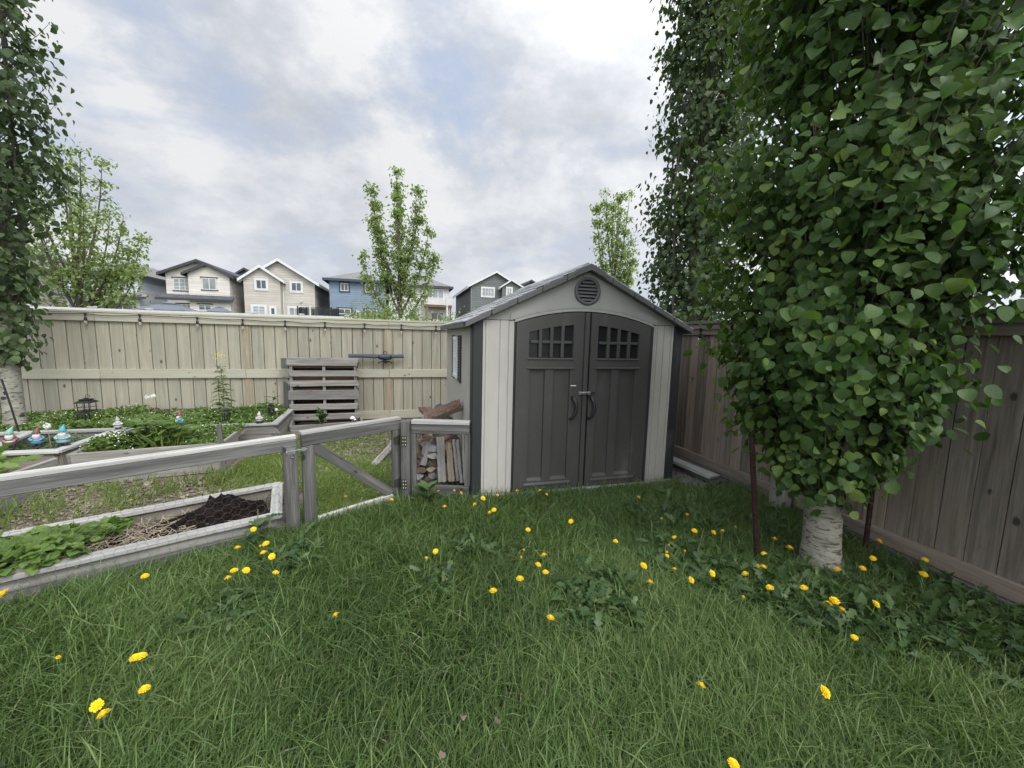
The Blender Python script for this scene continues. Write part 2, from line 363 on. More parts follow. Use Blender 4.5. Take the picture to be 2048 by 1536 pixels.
# ------------------------------------------------------------------ ground
def sheet(name, poly, z, mat, kind='structure', sub=0, amp=0):
    mb = MB()
    if not sub:
        mb.add([(x, y, z) for x, y in poly], [tuple(range(len(poly)))])
    else:
        (x0, y0), (x1, y1) = poly; nx, ny = int((x1-x0)/sub), int((y1-y0)/sub)
        X, Y = np.meshgrid(np.linspace(x0, x1, nx+1), np.linspace(y0, y1, ny+1))
        Z = z+amp*(np.sin(X*9+2*np.sin(Y*7))*np.sin(Y*11+np.sin(X*5))*.5+RNG.normal(0, .35, X.shape))
        mb.add(np.stack([X, Y, Z], -1).reshape(-1, 3), [(j*(nx+1)+i, j*(nx+1)+i+1, (j+1)*(nx+1)+i+1, (j+1)*(nx+1)+i) for j in range(ny) for i in range(nx)])
    return tag(mb.build(name, mat), kind=kind)
sheet('ground', [(-600, -200), (600, -200), (600, 900), (-600, 900)], -.02, M['far_ground'])
FA, FB, FC, FD = Vector((-3.66, 2.135, 0)), Vector((-.80, 3.375, 0)), Vector((.0, 3.875, 0)), Vector((.61, 3.655, 0))   # low garden fence line
sheet('lawn_soil', [(-4.5, -2), (3.5, -2), (3.5, 3.62), (.61, 3.72), (0, 3.9), (-.8, 3.4), (-4.5, 1.77)], -.004, M['lawn_soil'])
sheet('garden_soil', [(-8, .27), (-4.5, 1.77), (-.8, 3.4), (0, 3.9), (.61, 3.72), (.64, 7.7), (-8, 7.7)], -.004, M['mulch'])
sheet('gravel_strip', [(2.9, 3.35), (3.5, 3.1), (3.5, 7.7), (.64, 7.7), (.64, 6.0), (2.9, 6.0)], .0, M['gravel'])
sheet('lane', [(-60, 14.5), (60, 14.5), (60, 20), (-60, 20)], -.012, M['concrete'])

def lowline(x):                 # y of the low fence / shed front for a given x: the lawn ends there
    x = np.asarray(x, float)
    y = np.where(x < FB.x, FB.y+(x-FB.x)*(FB.y-FA.y)/(FB.x-FA.x), np.where(x < 0, FB.y+(x-FB.x)*(FC.y-FB.y)/(FC.x-FB.x), np.where(x < .62, FC.y+x*(FD.y-FC.y)/FD.x, 3.66)))
    return np.where(x > 2.95, 3.42, y)

# ------------------------------------------------------------------ back fence
def planks(mb, axis, fixed, a0, a1, z0, z1, w=.138, t=.018, gap=.005, face=(0, -1, 0), wig=0.):
    a = a0
    while a < a1:
        ww = w*random.uniform(.97, 1.03); b = min(a+ww, a1); c = (a+b)/2; off = random.uniform(-.0025, .0025)
        if axis == 'x': mb.plank((c, fixed+off, z0), (c+wig*random.uniform(-1, 1), fixed+off, z1), (b-a)-gap, t, face)
        else: mb.plank((fixed+off, c, z0), (fixed+off, c+wig*random.uniform(-1, 1), z1), (b-a)-gap, t, face)
        a += ww+.0005
BF = 7.73
bf = thing('back_fence', 'long beige board fence running across the rear of the yard with string lights', 'fence', (-3, BF, 0))
mb = MB(); planks(mb, 'x', BF, -9.5, 3.56, .06, 1.74, w=.176, gap=.011); mb.build('plank_panel', M['beige_wood'], bf)
mb = MB(); planks(mb, 'x', BF+.03, -9.57, 3.56, .06, 1.74); mb.build('rear_planks', M['log_bark'], bf)  # rear boards coloured dark so the gaps between front boards look shaded
def rail(name, z0, z1, y0, y1, xs, mat, parent, bev=.003):
    mb = MB()
    for a, b in zip(xs[:-1], xs[1:]): mb.plank((a+.002, (y0+y1)/2, (z0+z1)/2), (b-.002, (y0+y1)/2, (z0+z1)/2), z1-z0, y1-y0, (0, -1, 0))
    return mb.build(name, mat, parent, bevel=bev)
XS = [-9.5, -6.9, -4.55, -2.55, -.22, 2.2, 3.54]
rail('top_rail', 1.69, 1.815, BF-.05, BF-.0115, XS, M['beige_trim'], bf); rail('mid_rail', .795, .945, BF-.05, BF-.0115, XS, M['beige_trim'], bf)
rail('bottom_rail', .02, .17, BF-.05, BF-.0115, XS, M['beige_trim'], bf)
mb = MB(); mb.box(-9.5, 3.54, BF-.058, BF+.085, 1.8175, 1.852)
mb.build('cap_board', M['beige_trim'], bf, bevel=.004)
for x in XS[1:-1]: mb = MB(); mb.plank((x, BF+.10, -.1), (x, BF+.10, 1.80), .1, .1); mb.build('post', M['beige_wood'], bf)
for x in (-2.53, -.24):
    for za, zb in ((.175, .79), (.95, 1.685)): mb = MB(); mb.plank((x, BF-.0175, za), (x, BF-.0175, zb), .1, .012); mb.build('post_board', M['peel_wood'], bf)

# ------------------------------------------------------------------ right fence
RF = 3.56
rf = thing('side_fence', 'brown weathered board fence behind the large aspen along the right side', 'fence', (RF, 2, 0))
mb = MB(); planks(mb, 'y', RF, -2.2, 7.7, .06, 1.72, w=.15, face=(-1, 0, 0), wig=.006); planks(mb, 'y', RF+.026, -2.27, 7.68, .06, 1.72, face=(-1, 0, 0)); mb.build('plank_panel', M['brown_wood'], rf)
def yrail(name, z0, z1, x0, x1, ys, mat, parent):
    mb = MB()
    for a, b in zip(ys[:-1], ys[1:]): mb.plank(((x0+x1)/2, a+.003, (z0+z1)/2), ((x0+x1)/2, b-.003, (z0+z1)/2), z1-z0, x1-x0, (-1, 0, 0))
    return mb.build(name, mat, parent, bevel=.003)
yrail('top_rail', 1.675, 1.80, RF-.048, RF-.0115, [-2.2, .3, 2.70, 5.2, 7.66], M['brown_wood'], rf)
yrail('bottom_rail', .095, .205, RF-.05, RF-.0115, [-2.2, .3, 2.70, 2.87, 5.2, 7.66], M['brown_wood'], rf)
yrail('kick_board', -.03, .09, RF-.075, RF-.0115, [-2.2, .3, 2.70, 2.87, 5.2, 7.66], M['grey_wood'], rf)
mb = MB(); mb.box(RF-.07, RF+.075, -2.2, 7.66, 1.803, 1.838); mb.build('cap_board', M['grey_wood'], rf, bevel=.004)
mb = MB(); mb.plank((RF-.128, 2.785, -.05), (RF-.128, 2.785, 1.66), .15, .10, (-1, 0, 0))
mb.build('post', M['pallet_wood'], rf, bevel=.004)

# ------------------------------------------------------------------ string lights
def light_string(name, label, pts, hang=.085, ext=None):
    t = thing(name, label, 'string lights', pts[len(pts)//2])
    P = [Vector(ext[0])] if ext else []
    for a, b in zip(pts[:-1], pts[1:]):
        a, b = Vector(a), Vector(b)
        P += [a]+[a.lerp(b, q)+Vector((0, 0, -.03*4*q*(1-q)*random.uniform(.2, 1.0))) for q in (.25, .5, .75)]
    P.append(Vector(pts[-1]))
    if ext: P.append(Vector(ext[1]))
    mb = MB(); mb.tube(P, .0055, 6); mb.build('cable', M['cable'], t, True)
    for p in pts:
        s = MB(); s.lathe(p, [(.012, .012), (.022, .0), (.010, -.016), (.007, -.05), (.018, -.056), (.020, -.10), (.014, -.106)], 10)
        so_ = s.build('socket', M['cable'], t, True)
        s = MB(); s.lathe(p, [(.012, -.103), (.019, -.122), (.021, -.137), (.014, -.156), (.003, -.164)], 10); s.build('bulb', M['bulb'], so_, True)
    return t
light_string('string_lights', 'black cable of clear bulbs strung along the top of the beige back fence',
    [(x, BF-.072, z) for x, z in ((-6.1, 1.80), (-5.35, 1.80), (-4.646, 1.797), (-3.961, 1.80), (-3.194, 1.788), (-2.55, 1.775), (-1.915, 1.77), (-1.288, 1.768), (-.636, 1.765), (.004, 1.764), (.629, 1.76), (1.3, 1.76))], ext=((-6.8, BF-.07, 1.8), (3.4, BF-.07, 1.75)))
light_string('string_lights', 'short run of black bulbs hanging on the brown side fence beside the shed',
    [(RF-.066, y, 1.745) for y in (4.65, 4.08, 3.535, 2.95, 2.3)], ext=((RF-.07, 5.2, 1.75), (RF-.07, 1.2, 1.75)))

# ------------------------------------------------------------------ shed
SX0, SX1, SY0, SY1, EZ, PZ, SCX = .64, 2.935, 3.70, 5.85, 1.745, 2.28, 1.787
shed = thing('garden_shed', 'beige moulded plastic garden shed with dark double doors and gabled grey roof', 'shed', (SCX, SY0, 0))
def arch(x, z0=1.735, rise=.125, hw=.742): return z0+rise*(1-((x-1.80)/hw)**2)
# front cladding, panel by panel with grooves between
mb = MB()
def fpan(x0, x1, y=SY0, th=.03): mb.box(x0, x1, y, y+th, .05, 1.752)
for x0, x1 in ((.738, .762), (.766, .898), (.906, .986), (.992, 1.045)): fpan(x0, x1)
mb.box(.735, 1.05, SY0+.008, SY0+.05, .05, 1.75); mb.build('front_wall', M['shed_wall'], shed, bevel=.003)
mb = MB()
for x0, x1 in ((2.572, 2.625), (2.631, 2.705), (2.713, 2.80), (2.805, 2.832)): fpan(x0, x1)
mb.box(2.567, 2.835, SY0+.008, SY0+.05, .05, 1.75); mb.build('front_wall', M['shed_wall'], shed, bevel=.003)
mb = MB(); xs = np.linspace(1.05, 2.567, 25)
gp = [(SX0-.0, SY0, 1.756), (.98, SY0, 1.756)]; 
arc = [(x, SY0, max(1.70, arch(x)+.03)) for x in np.linspace(1.03, 2.585, 29)]
poly = [(SX0, SY0, 1.756), (1.03, SY0, 1.756)]+arc[1:-1]+[(2.585, SY0, 1.756), (SX1, SY0, 1.756), (SX1, SY0, 1.79), (SCX, SY0, PZ-.015), (SX0, SY0, 1.79)]
q = [Vector(p) for p in poly]; mb.prism(q, (0, .04, 0))
mb.build('gable', M['shed_gable'], shed, bevel=.002)
def arcband(name, o0, o1, y0, y1, mat, x0, x1, extra=0., bev=.003):
    mb = MB(); xs = np.linspace(x0, x1, 30); V = []; F = []
    for x in xs:
        for o in (o0, o1):
            for y in (y0, y1): V.append((x, y, arch(x)+o))
    for i in range(len(xs)-1):
        a = 4*i; b = a+4
        F += [(a, b, b+2, a+2), (a+1, a+3, b+3, b+1), (a+2, b+2, b+3, a+3), (a, a+1, b+1, b)]
    F += [(0, 2, 3, 1), (4*len(xs)-4, 4*len(xs)-3, 4*len(xs)-1, 4*len(xs)-2)]
    mb.add(V, F); return mb.build(name, mat, shed)
arcband('arch_trim', .006, .035, SY0-.016, SY0-.0025, M['shed_gable'], 1.045, 2.567); arcband('arch_trim', .039, .10, SY0-.012, SY0-.0025, M['shed_gable'], 1.0, 2.61)
for x0, x1, xs0, xs1 in ((SX0+.005, SX0+.098, SX0-.005, SX0+.004), (SX1-.1, SX1-.005, SX1-.004, SX1+.005)):
    mb = MB(); mb.box(x0, x1, SY0-.006, SY0+.06, .0, 1.752); mb.box(xs0, xs1, SY0-.006, SY0+.10, 0, 1.752); mb.build('corner_post', M['shed_post'], shed, bevel=.004)
for sx_, sg in ((SX0, 1), (SX1, -1)):
    mb = MB(); y = SY0+.102
    while y < SY1-.03: mb.box(min(sx_, sx_+sg*.03), max(sx_, sx_+sg*.03), y, y+.050, .05, 1.75); y += .0745
    mb.box(min(sx_+sg*.022, sx_+sg*.029), max(sx_+sg*.022, sx_+sg*.029), SY0+.1, SY1, .05, 1.75); mb.build('side_wall', M['shed_wall'], shed)
mb = MB(); mb.box(SX0+.03, SX1-.03, SY1-.03, SY1, .05, 1.75); mb.prism([(SX0, SY1-.03, 1.75), (SX1, SY1-.03, 1.75), (SCX, SY1-.03, PZ-.02)], (0, .03, 0)); mb.build('rear_wall', M['shed_wall'], shed)
mb = MB(); mb.box(SX0+.01, SX1-.01, SY0-.03, SY1-.02, -.02, .046); mb.build('base_slab', M['concrete'], shed, bevel=.006)
mb = MB(); mb.box(1.0, 2.62, SY0-.075, SY0-.034, -.02, .052); mb.build('sill', M['concrete'], shed, bevel=.006)
# doors
def door(xa, xb, win, pans, hinge, hx):
    mb = MB(); y0, y1 = SY0-.02, SY0+.02
    def shape(x0, x1, z0, z1f, ya, yb):     # rect with arched top
        xs = np.linspace(x0, x1, 14); top = [(x, ya, z1f(x)) for x in xs]
        mb.prism([(x0, ya, z0), (x1, ya, z0)]+top[::-1], (0, yb-ya, 0), .5)
    wx0, wx1, wz0 = win; wtop = lambda x: arch(x)-.128
    # stiles, rails around the openings
    T = lambda x: arch(x)-.004
    shape(xa, wx0, .03, T, y0, y1); shape(wx1, xb, .03, T, y0, y1)
    shape(wx0, wx1, .03, lambda x: .155, y0, y1); shape(wx0, wx1, 1.285, lambda x: wz0, y0, y1)
    xs = np.linspace(wx0, wx1, 14)
    mb.prism([(x, y0, wtop(x)) for x in xs]+[(x, y0, T(x)) for x in xs[::-1]], (0, y1-y0, 0), .5)
    (a0, a1), (b0, b1) = pans
    for c0, c1 in ((wx0, a0), (a1, b0), (b1, wx1)):
        if c1-c0 > .004: shape(c0, c1, .155, lambda x: 1.285, y0, y1)
    d_ = mb.build('door', M['shed_door'], shed, bevel=.006)
    mb = MB()
    for c0, c1 in pans: mb.prism([(c0, y0+.026, .155), (c1, y0+.026, .155), (c1, y0+.026, 1.285), (c0, y0+.026, 1.285)], (0, .01, 0), .5)
    mb.build('door_panel', M['shed_door'], d_)
    mb = MB()
    for c0, c1 in pans: mb.prism([(c0+.001, y0-.002, .150), (c0+.001, y0+.0255, .180), (c0+.001, y0+.0255, .150)], (c1-c0-.002, 0, 0))
    mb.prism([(wx0-.02, y0-.014, .112), (wx0-.02, y0-.001, .134), (wx0-.02, y0-.001, .112)], (wx1-wx0+.04, 0, 0)); mb.build('panel_ledge', M['shed_door'], d_)
    mb = MB(); mb.box(wx0-.02, wx1+.02, y0-.010, y0-.001, 1.288, 1.306); mb.build('panel_head', M['shed_door'], d_, bevel=.003)
    mb = MB(); mb.prism([(x, y0+.030, wtop(x)) for x in xs]+[(wx1, y0+.030, wz0), (wx0, y0+.030, wz0)], (0, .008, 0)); mb.build('pane', M['shed_dark'], d_)
    mb = MB(); zz = wz0+.155
    for i in (1, 2, 3):
        x = wx0+(wx1-wx0)*i/4; mb.box(x-.016, x+.016, y0-.004, y0+.028, wz0+.002, wtop(x)-.002)
    for i in range(4):
        x0 = wx0+(wx1-wx0)*i/4+.017; x1 = wx0+(wx1-wx0)*(i+1)/4-.017; mb.box(x0, x1, y0-.002, y0+.027, zz-.014, zz+.014)
    mb.box(wx0-.012, wx1+.012, y0-.009, y0-.001, wz0-.02, wz0-.004)
    mb.build('window_bars', M['shed_door'], d_, bevel=.004)
    mb = MB(); P = [Vector((hx, y0+.0, 1.0)), Vector((hx, y0-.035, .995)), Vector((hx+hinge*.02, y0-.05, .95)), Vector((hx+hinge*.028, y0-.052, .89)), Vector((hx+hinge*.015, y0-.046, .83)), Vector((hx-hinge*.012, y0-.03, .785)), Vector((hx-hinge*.02, y0+.0, .778))]
    mb.tube(P, [.018, .018, .017, .016, .015, .013, .012], 10); mb.build('handle', M['black_plastic'], d_, True)
    return d_
door(1.062, 1.765, (1.19, 1.655, 1.40), ((1.205, 1.362), (1.452, 1.63)), 1, 1.668)
door(1.845, 2.535, (1.925, 2.40, 1.40), ((1.93, 2.092), (2.182, 2.37)), 1, 1.868)
mb = MB()
mb.box(1.770, 1.840, SY0+.0, SY0+.02, .03, arch(1.8)-.004); mb.box(1.779, 1.826, SY0-.028, SY0-.0025, .03, arch(1.8)-.006); mb.build('astragal', M['shed_door'], shed, bevel=.006)
mb = MB(); mb.box(2.538, 2.566, SY0-.026, SY0+.02, .03, arch(2.55)-.004); mb.build('door_jamb', M['shed_post'], shed, bevel=.003)
mb = MB(); mb.box(1.046, 1.059, SY0-.012, SY0+.02, .03, arch(1.05)); mb.build('door_jamb', M['shed_post'], shed, bevel=.003)
mb = MB(); mb.box(1.725, 1.85, SY0-.055, SY0-.029, 1.03, 1.062); mb.tube([(1.735, SY0-.06, 1.05), (1.78, SY0-.068, 1.054), (1.83, SY0-.06, 1.05)], .011, 8); mb.build('latch', M['dull_steel'], shed, bevel=.003)
mb = MB(); mb.box(1.853, 1.91, SY0-.034, SY0-.0205, 1.035, 1.058); mb.build('latch_slot', M['black_plastic'], shed)
mb = MB(); mb.box(1.642, 1.70, SY0-.026, SY0-.0205, 1.118, 1.126); mb.build('bolt_slot', M['white_paint'], shed)
# vent
mb = MB(); c = (SCX, SY0, 2.065)
def ring(r0, r1, y0, y1, nseg=36):
    V = []; F = []
    for k in range(nseg):
        a = 2*math.pi*k/nseg
        for r in (r0, r1):
            for y in (y0, y1): V.append((c[0]+r*math.cos(a), y, c[2]+r*math.sin(a)))
    for k in range(nseg):
        a = 4*k; b = 4*((k+1) % nseg)
        F += [(a, b, b+2, a+2), (a+2, b+2, b+3, a+3), (a, a+1, b+1, b), (a+1, a+3, b+3, b+1)]
    mb.add(V, F)
ring(.108, .138, SY0-.022, SY0-.001); vent = mb.build('vent', M['shed_vent'], shed, True)
mb = MB(); nseg = 36; mb.prism([(c[0]+.108*math.cos(2*math.pi*k/nseg), SY0-.003, c[2]+.108*math.sin(2*math.pi*k/nseg)) for k in range(nseg)], (0, .002, 0)); mb.build('vent_backing', M['shed_dark'], vent)
mb = MB()
for i in range(6):
    z = 2.065-.083+i*.0335; h = math.sqrt(max(.0, .104**2-(z-2.065)**2)); mb.obox((SCX, SY0-.012, z), (1, 0, 0), (0, math.sin(R(35)), math.cos(R(35))), (0, -math.cos(R(35)), math.sin(R(35))), 2*h, .026, .006)
mb.build('louvre', M['shed_vent'], vent)
# small square vent panel lines: seam under the gable is the real gap at z 1.752-1.756
# roof: stepped tile courses on each slope + fascia
def slope(sgn):
    mb = MB(); ex = SCX+sgn*1.225; ez = 1.712; N_ = 9; hy0, hy1 = SY0-.055, SY1+.06
    A = Vector((SCX, 0, PZ+.028)); B = Vector((ex, 0, ez)); dd = (B-A); L = dd.length; dd.normalize(); nn = Vector((-dd.z*sgn, 0, dd.x*sgn))
    for i in range(N_):
        s0, s1 = L*i/N_, L*(i+1)/N_+.012; y = hy0
        j = 0
        while y < hy1:
            wd = .30 if (i+j) % 2 or j else .15
            y2 = min(y+wd, hy1); p = A+dd*((s0+s1)/2)+nn*(.016+.004*random.random()); ax = (dd*math.cos(R(3.2))+nn*math.sin(R(3.2)))
            n2 = (nn*math.cos(R(3.2))-dd*math.sin(R(3.2)))
            mb.obox((p.x, (y+y2)/2, p.z), ax, (0, 1, 0), n2, s1-s0, y2-y-.004, .012); y = y2; j += 1
    mb.prism([A+Vector((0, hy0, 0)), B+Vector((0, hy0, 0)), B+Vector((0, hy0, -.02)), A+Vector((0, hy0, -.03))], (0, hy1-hy0, 0))
    return mb
mb = slope(-1); m2 = slope(1)
for v_, r_ in zip(m2.v, m2.rn): pass
roof = mb.build('roof', M['shed_roof'], shed, bevel=.003); m2.build('roof', M['shed_roof'], shed, bevel=.003)
mb = MB()
for sgn in (-1, 1):
    A = Vector((SCX, SY0-.075, PZ+.034)); B = Vector((SCX+sgn*1.23, SY0-.075, 1.728)); dn = Vector((0, 0, -.056))
    for i in range(5):
        p, q_ = A.lerp(B, i/5+.003), A.lerp(B, (i+1)/5-.003); mb.prism([p, q_, q_+dn, p+dn], (0, .06, 0))
mb.prism([(SCX-.16, SY0-.083, PZ-.03), (SCX, SY0-.083, PZ+.044), (SCX+.16, SY0-.083, PZ-.03), (SCX+.16, SY0-.083, PZ-.09), (SCX, SY0-.083, PZ-.022), (SCX-.16, SY0-.083, PZ-.09)], (0, .075, 0))
for sgn in (-1, 1): mb.box(SCX+sgn*1.222-.02, SCX+sgn*1.222+.02, SY0-.014, SY1+.06, 1.672, 1.735)
mb.build('fascia', M['shed_vent'], roof, bevel=.005)
mb = MB()
for i in range(8): mb.prism([(SCX-.11, SY0+.0+i*.285, PZ+.005), (SCX, SY0+i*.285, PZ+.068), (SCX+.11, SY0+i*.285, PZ+.005)], (0, .28, 0))
mb.build('ridge_cap', M['shed_roof'], roof, bevel=.004)
# side window with shutters
wn = MB()
for z0, z1 in ((1.545, 1.585), (1.10, 1.14)): wn.box(SX0-.032, SX0-.002, 4.60, 4.925, z0, z1)
wn.box(SX0-.028, SX0-.002, 4.6455, 4.7595, 1.33, 1.355); wn.box(SX0-.028, SX0-.002, 4.7805, 4.8945, 1.33, 1.355)
for y0, y1 in ((4.60, 4.645), (4.895, 4.925), (4.76, 4.78)): wn.box(SX0-.030, SX0-.002, y0, y1, 1.1405, 1.5445)
win = wn.build('window', M['white_paint'], shed); wn = MB(); wn.box(SX0-.010, SX0-.004, 4.6455, 4.8945, 1.1405, 1.5445); wn.build('pane', M['glass'], win)
for y0 in (4.40, 4.94):
    s = MB(); s.box(SX0-.02, SX0-.002, y0, y0+.03, 1.07, 1.60); s.box(SX0-.02, SX0-.002, y0+.15, y0+.18, 1.07, 1.60); s.box(SX0-.008, SX0-.002, y0+.03, y0+.15, 1.07, 1.60)
    for i in range(16): s.obox((SX0-.012, y0+.09, 1.095+i*.032), (0, 1, 0), (.7, 0, .7), (-.7, 0, .7), .118, .022, .006)
    s.build('shutter', M['black_plastic'], shed)

# two planks lying by the shed
mb = MB(); mb.plank((3.33, 3.50, .105), (3.17, 5.3, .13), .14, .035, (0, 0, 1), jit=.02); tag(mb.build('plank', M['grey_top'], loc=(3.3, 4, .1), bevel=.002), 'bleached plank lying on top of a darker one between shed and side fence', 'plank')
mb = MB(); mb.plank((3.37, 3.42, .06), (3.24, 5.25, .07), .15, .045, (0, 0, 1), jit=.02); mb.box(3.12, 3.45, 4.0, 4.1, .0, .036)
tag(mb.build('plank', M['grey_wood'], loc=(3.3, 4, .1), bevel=.002), 'dark weathered plank under a bleached one beside the shed', 'plank')
# garden stakes
def stake(p0, p1, r, label):
    t = thing('metal_stake', label, 'stake', p0); p0, p1 = Vector(p0), Vector(p1); a = (p1-p0).normalized()
    mb = MB(); mb.tube([p0, p1], r, 8); mb.plank(p0, p1, r*3.0, r*.9, (1, .35, 0))
    k = (p1-p0).length; s = .04
    while s < k-.02: mb.obox(p0+a*s+Vector((-.3*r, -r, 0)), (1, 0, 0), (0, 1, 0), (0, 0, 1), r*1.3, r*1.4, r*.9); s += .06
    mb.build('shaft', M['rust'], t)
    mb = MB(); mb.prism([p0+Vector((-.03, -.002, .05)), p0+Vector((.03, -.002, .05)), p0+Vector((0, -.002, -.08))], (0, .005, 0)); mb.build('spade', M['rust'], t)
stake((2.475, 2.13, 0), (2.312, 2.13, .955), .0115, 'tall rusty steel stake in the lawn left of the thick aspen trunk')
stake((3.34, 2.0, .0), (3.33, 2.0, .80), .0105, 'rusty steel stake standing between the thick aspen trunk and brown fence')

# ------------------------------------------------------------------ low garden fence with chicken wire
Z = Vector((0, 0, 1))
def hexwire(mb, A, B, z0, z1, s=.034, r=.0009, off=0.):
    A, B = Vector(A), Vector(B); a = (B-A); L = a.length; a.normalize(); nrm = Vector((a.y, -a.x, 0))
    h = s*math.sqrt(3); ncol = int(L/(1.5*s)); nrow = int((z1-z0)/h)
    V = []; F = []
    def P(u, v): return A+a*u+Z*(z0+v)+nrm*(off+.006*math.sin(u*5+v*4))
    E = []
    for i in range(ncol):
        for j in range(nrow+1):
            u = i*1.5*s; v = j*h+(h/2 if i % 2 else 0)
            c = [(u+s*math.cos(R(60*k)), v+s*math.sin(R(60*k))) for k in range(4)]
            E += [(c[0], c[1]), (c[1], c[2]), (c[2], c[3])]
    for p, q in E:
        if min(p[0], q[0]) < 0 or max(p[0], q[0]) > L or max(p[1], q[1]) > z1-z0 or min(p[1], q[1]) < 0: continue
        p3, q3 = P(*p), P(*q); d_ = (q3-p3).normalized(); n1 = nrm; n2 = d_.cross(n1); b = len(V)
        for e in (p3, q3):
            for k in range(3): V.append(e+(n1*math.cos(k*2.0944)+n2*math.sin(k*2.0944))*r)
        F += [(b+k, b+(k+1) % 3, b+3+(k+1) % 3, b+3+k) for k in range(3)]
    return mb.add(V, F)
aF = (FB-FA).normalized(); nF = Vector((aF.y, -aF.x, 0))       # towards the lawn
gf = thing('garden_fence', 'low grey weathered rail fence with chicken wire enclosing the vegetable beds', 'fence', FA)
mb = MB(); E_ = FB-aF*.005
mb.plank(FA+Z*.664, E_+Z*.7255, .086, .04, nF); mb.build('top_rail', M['grey_wood'], gf, bevel=.004)
mb = MB(); mb.plank(FA+Z*.7225-nF*.01, E_+Z*.7845-nF*.01, .065, .030, Z); mb.build('cap_rail', M['grey_top'], gf, bevel=.004)
mb = MB(); mb.plank(FA+Z*.02+nF*.002, FB-aF*.12+Z*.02+nF*.002, .13, .036, nF); mb.build('bottom_rail', M['grey_wood'], gf, bevel=.004)
mb = MB(); mb.plank(FB-aF*.052+nF*.022-Z*.05, FB-aF*.052+nF*.022+Z*.728, .10, .036, nF); mb.build('post', M['grey_wood'], gf, bevel=.004)
mb = MB(); mb.plank(FA+aF*.9-Z*.05-nF*.03, FA+aF*.9+Z*.62-nF*.03, .085, .036, nF)
mb.build('post', M['grey_wood'], gf, bevel=.004)
mb = MB(); hexwire(mb, FA+nF*.0215, FB+nF*.0215, .03, .65); mb.build('chicken_wire', M['wire'], gf)
# gate
GA, GB = Vector((-.775, 3.40, 0)), Vector((-.02, 3.868, 0)); aG = (GB-GA).normalized(); nG = Vector((aG.y, -aG.x, 0))
gt = thing('garden_gate', 'low wooden gate with diagonal brace in the grey garden fence', 'gate', GA)
mb = MB(); mb.plank(GA+Z*.742+nG*.0, GB+Z*.742, .09, .04, nG); mb.build('top_rail', M['grey_wood'], gt, bevel=.004)
mb = MB(); mb.plank(GA+Z*.803-nG*.012, GB+Z*.803-nG*.012, .07, .028, Z); mb.build('cap_rail', M['grey_top'], gt, bevel=.004)
for p, wd in ((GA+aG*.05, .095), (GB-aG*.045, .085)):
    mb = MB(); mb.plank(p+Z*.03, p+Z*.695, wd, .038, nG); mb.build('stile', M['grey_wood'], gt, bevel=.004)
mb = MB(); mb.plank(GA+aG*.085+Z*.685-nG*.006, GB-aG*.10+Z*.085-nG*.006, .085, .034, nG); mb.build('brace', M['grey_wood'], gt, bevel=.004)
mb = MB(); mb.plank(GA+aG*.10+Z*.055, GB-aG*.09+Z*.055, .05, .036, nG); mb.build('bottom_rail', M['grey_top'], gt, bevel=.004)
mb = MB(); hexwire(mb, GA-nG*.022, GB-nG*.022, .04, .70); mb.build('chicken_wire', M['wire'], gt)
# hinge post + panel
pan = thing('fence_panel', 'short grey fence panel holding firewood between the gate and shed corner', 'fence', (0, 3.83, 0))
PA, PB = Vector((.085, 3.822, 0)), Vector((.615, 3.664, 0)); aP = (PB-PA).normalized(); nP = Vector((aP.y, -aP.x, 0))
hp = PA-aP*.045+nP*.02
mb = MB(); mb.plank(hp-Z*.05, hp+Z*.79, .082, .085, nP); mb.build('post', M['grey_wood'], pan, bevel=.004)
mb = MB(); mb.plank(PA-aP*.0+Z*.712, PB+Z*.712, .09, .04, nP); mb.build('top_rail', M['grey_wood'], pan, bevel=.004)
mb = MB(); mb.plank(PA+Z*.7745-nP*.025, PB+Z*.7745-nP*.025, .10, .032, Z); mb.build('cap_rail', M['grey_top'], pan, bevel=.004)
mb = MB(); mb.plank(PA+Z*.09, PB+Z*.09, .13, .04, nP); mb.build('bottom_rail', M['grey_wood'], pan, bevel=.004)
for q in (.02, .535):
    mb = MB(); mb.plank(PA+aP*q+Z*.157, PA+aP*q+Z*.665, .05, .036, nP); mb.build('stile', M['grey_wood'], pan, bevel=.004)
mb = MB(); hexwire(mb, PA-nP*.021, PB-nP*.021, .16, .66); mb.build('chicken_wire', M['wire'], pan)
for z in (.60, .18):
    g0 = GB-aG*.045+nG*.0195; mb = MB(); mb.prism([g0+aG*(-.04)+Z*(z-.035), g0+aG*.045+Z*(z-.05), g0+aG*.045+Z*(z+.05), g0+aG*(-.04)+Z*(z+.035)], nG*.004)
    h = mb.build('hinge', M['olive_steel'], gt)
    mb = MB(); e = hp+nP*.043; mb.prism([e+aP*(-.030)+Z*(z-.05), e+aP*(.015)+Z*(z-.05), e+aP*(.015)+Z*(z+.05), e+aP*(-.030)+Z*(z+.05)], nP*.004); mb.tube([e-aP*.036+nP*.006+Z*(z-.055), e-aP*.036+nP*.006+Z*(z+.055)], .007, 8)
    mb.build('hinge_leaf', M['olive_steel'], h)
    for dx in (-.018, .004):
        for k in (-.033, 0, .033): mb = MB(); mb.lathe(e+aP*dx+nP*.004+Z*(z+k), [(.004, -.004), (.0045, .0), (.004, .003)], 8); mb.build('screw', M['white_paint'], h)
l0 = FB-aF*.05+nF*.041+Z*.685
mb = MB(); mb.tube([l0-aF*.03, l0+aF*.115], .004, 8); mb.obox(l0+aF*.0, aF, Z, nF, .06, .05, .006); mb.tube([l0-aF*.03+nF*.01, l0-aF*.03+nF*.02-Z*.01], .005, 6)
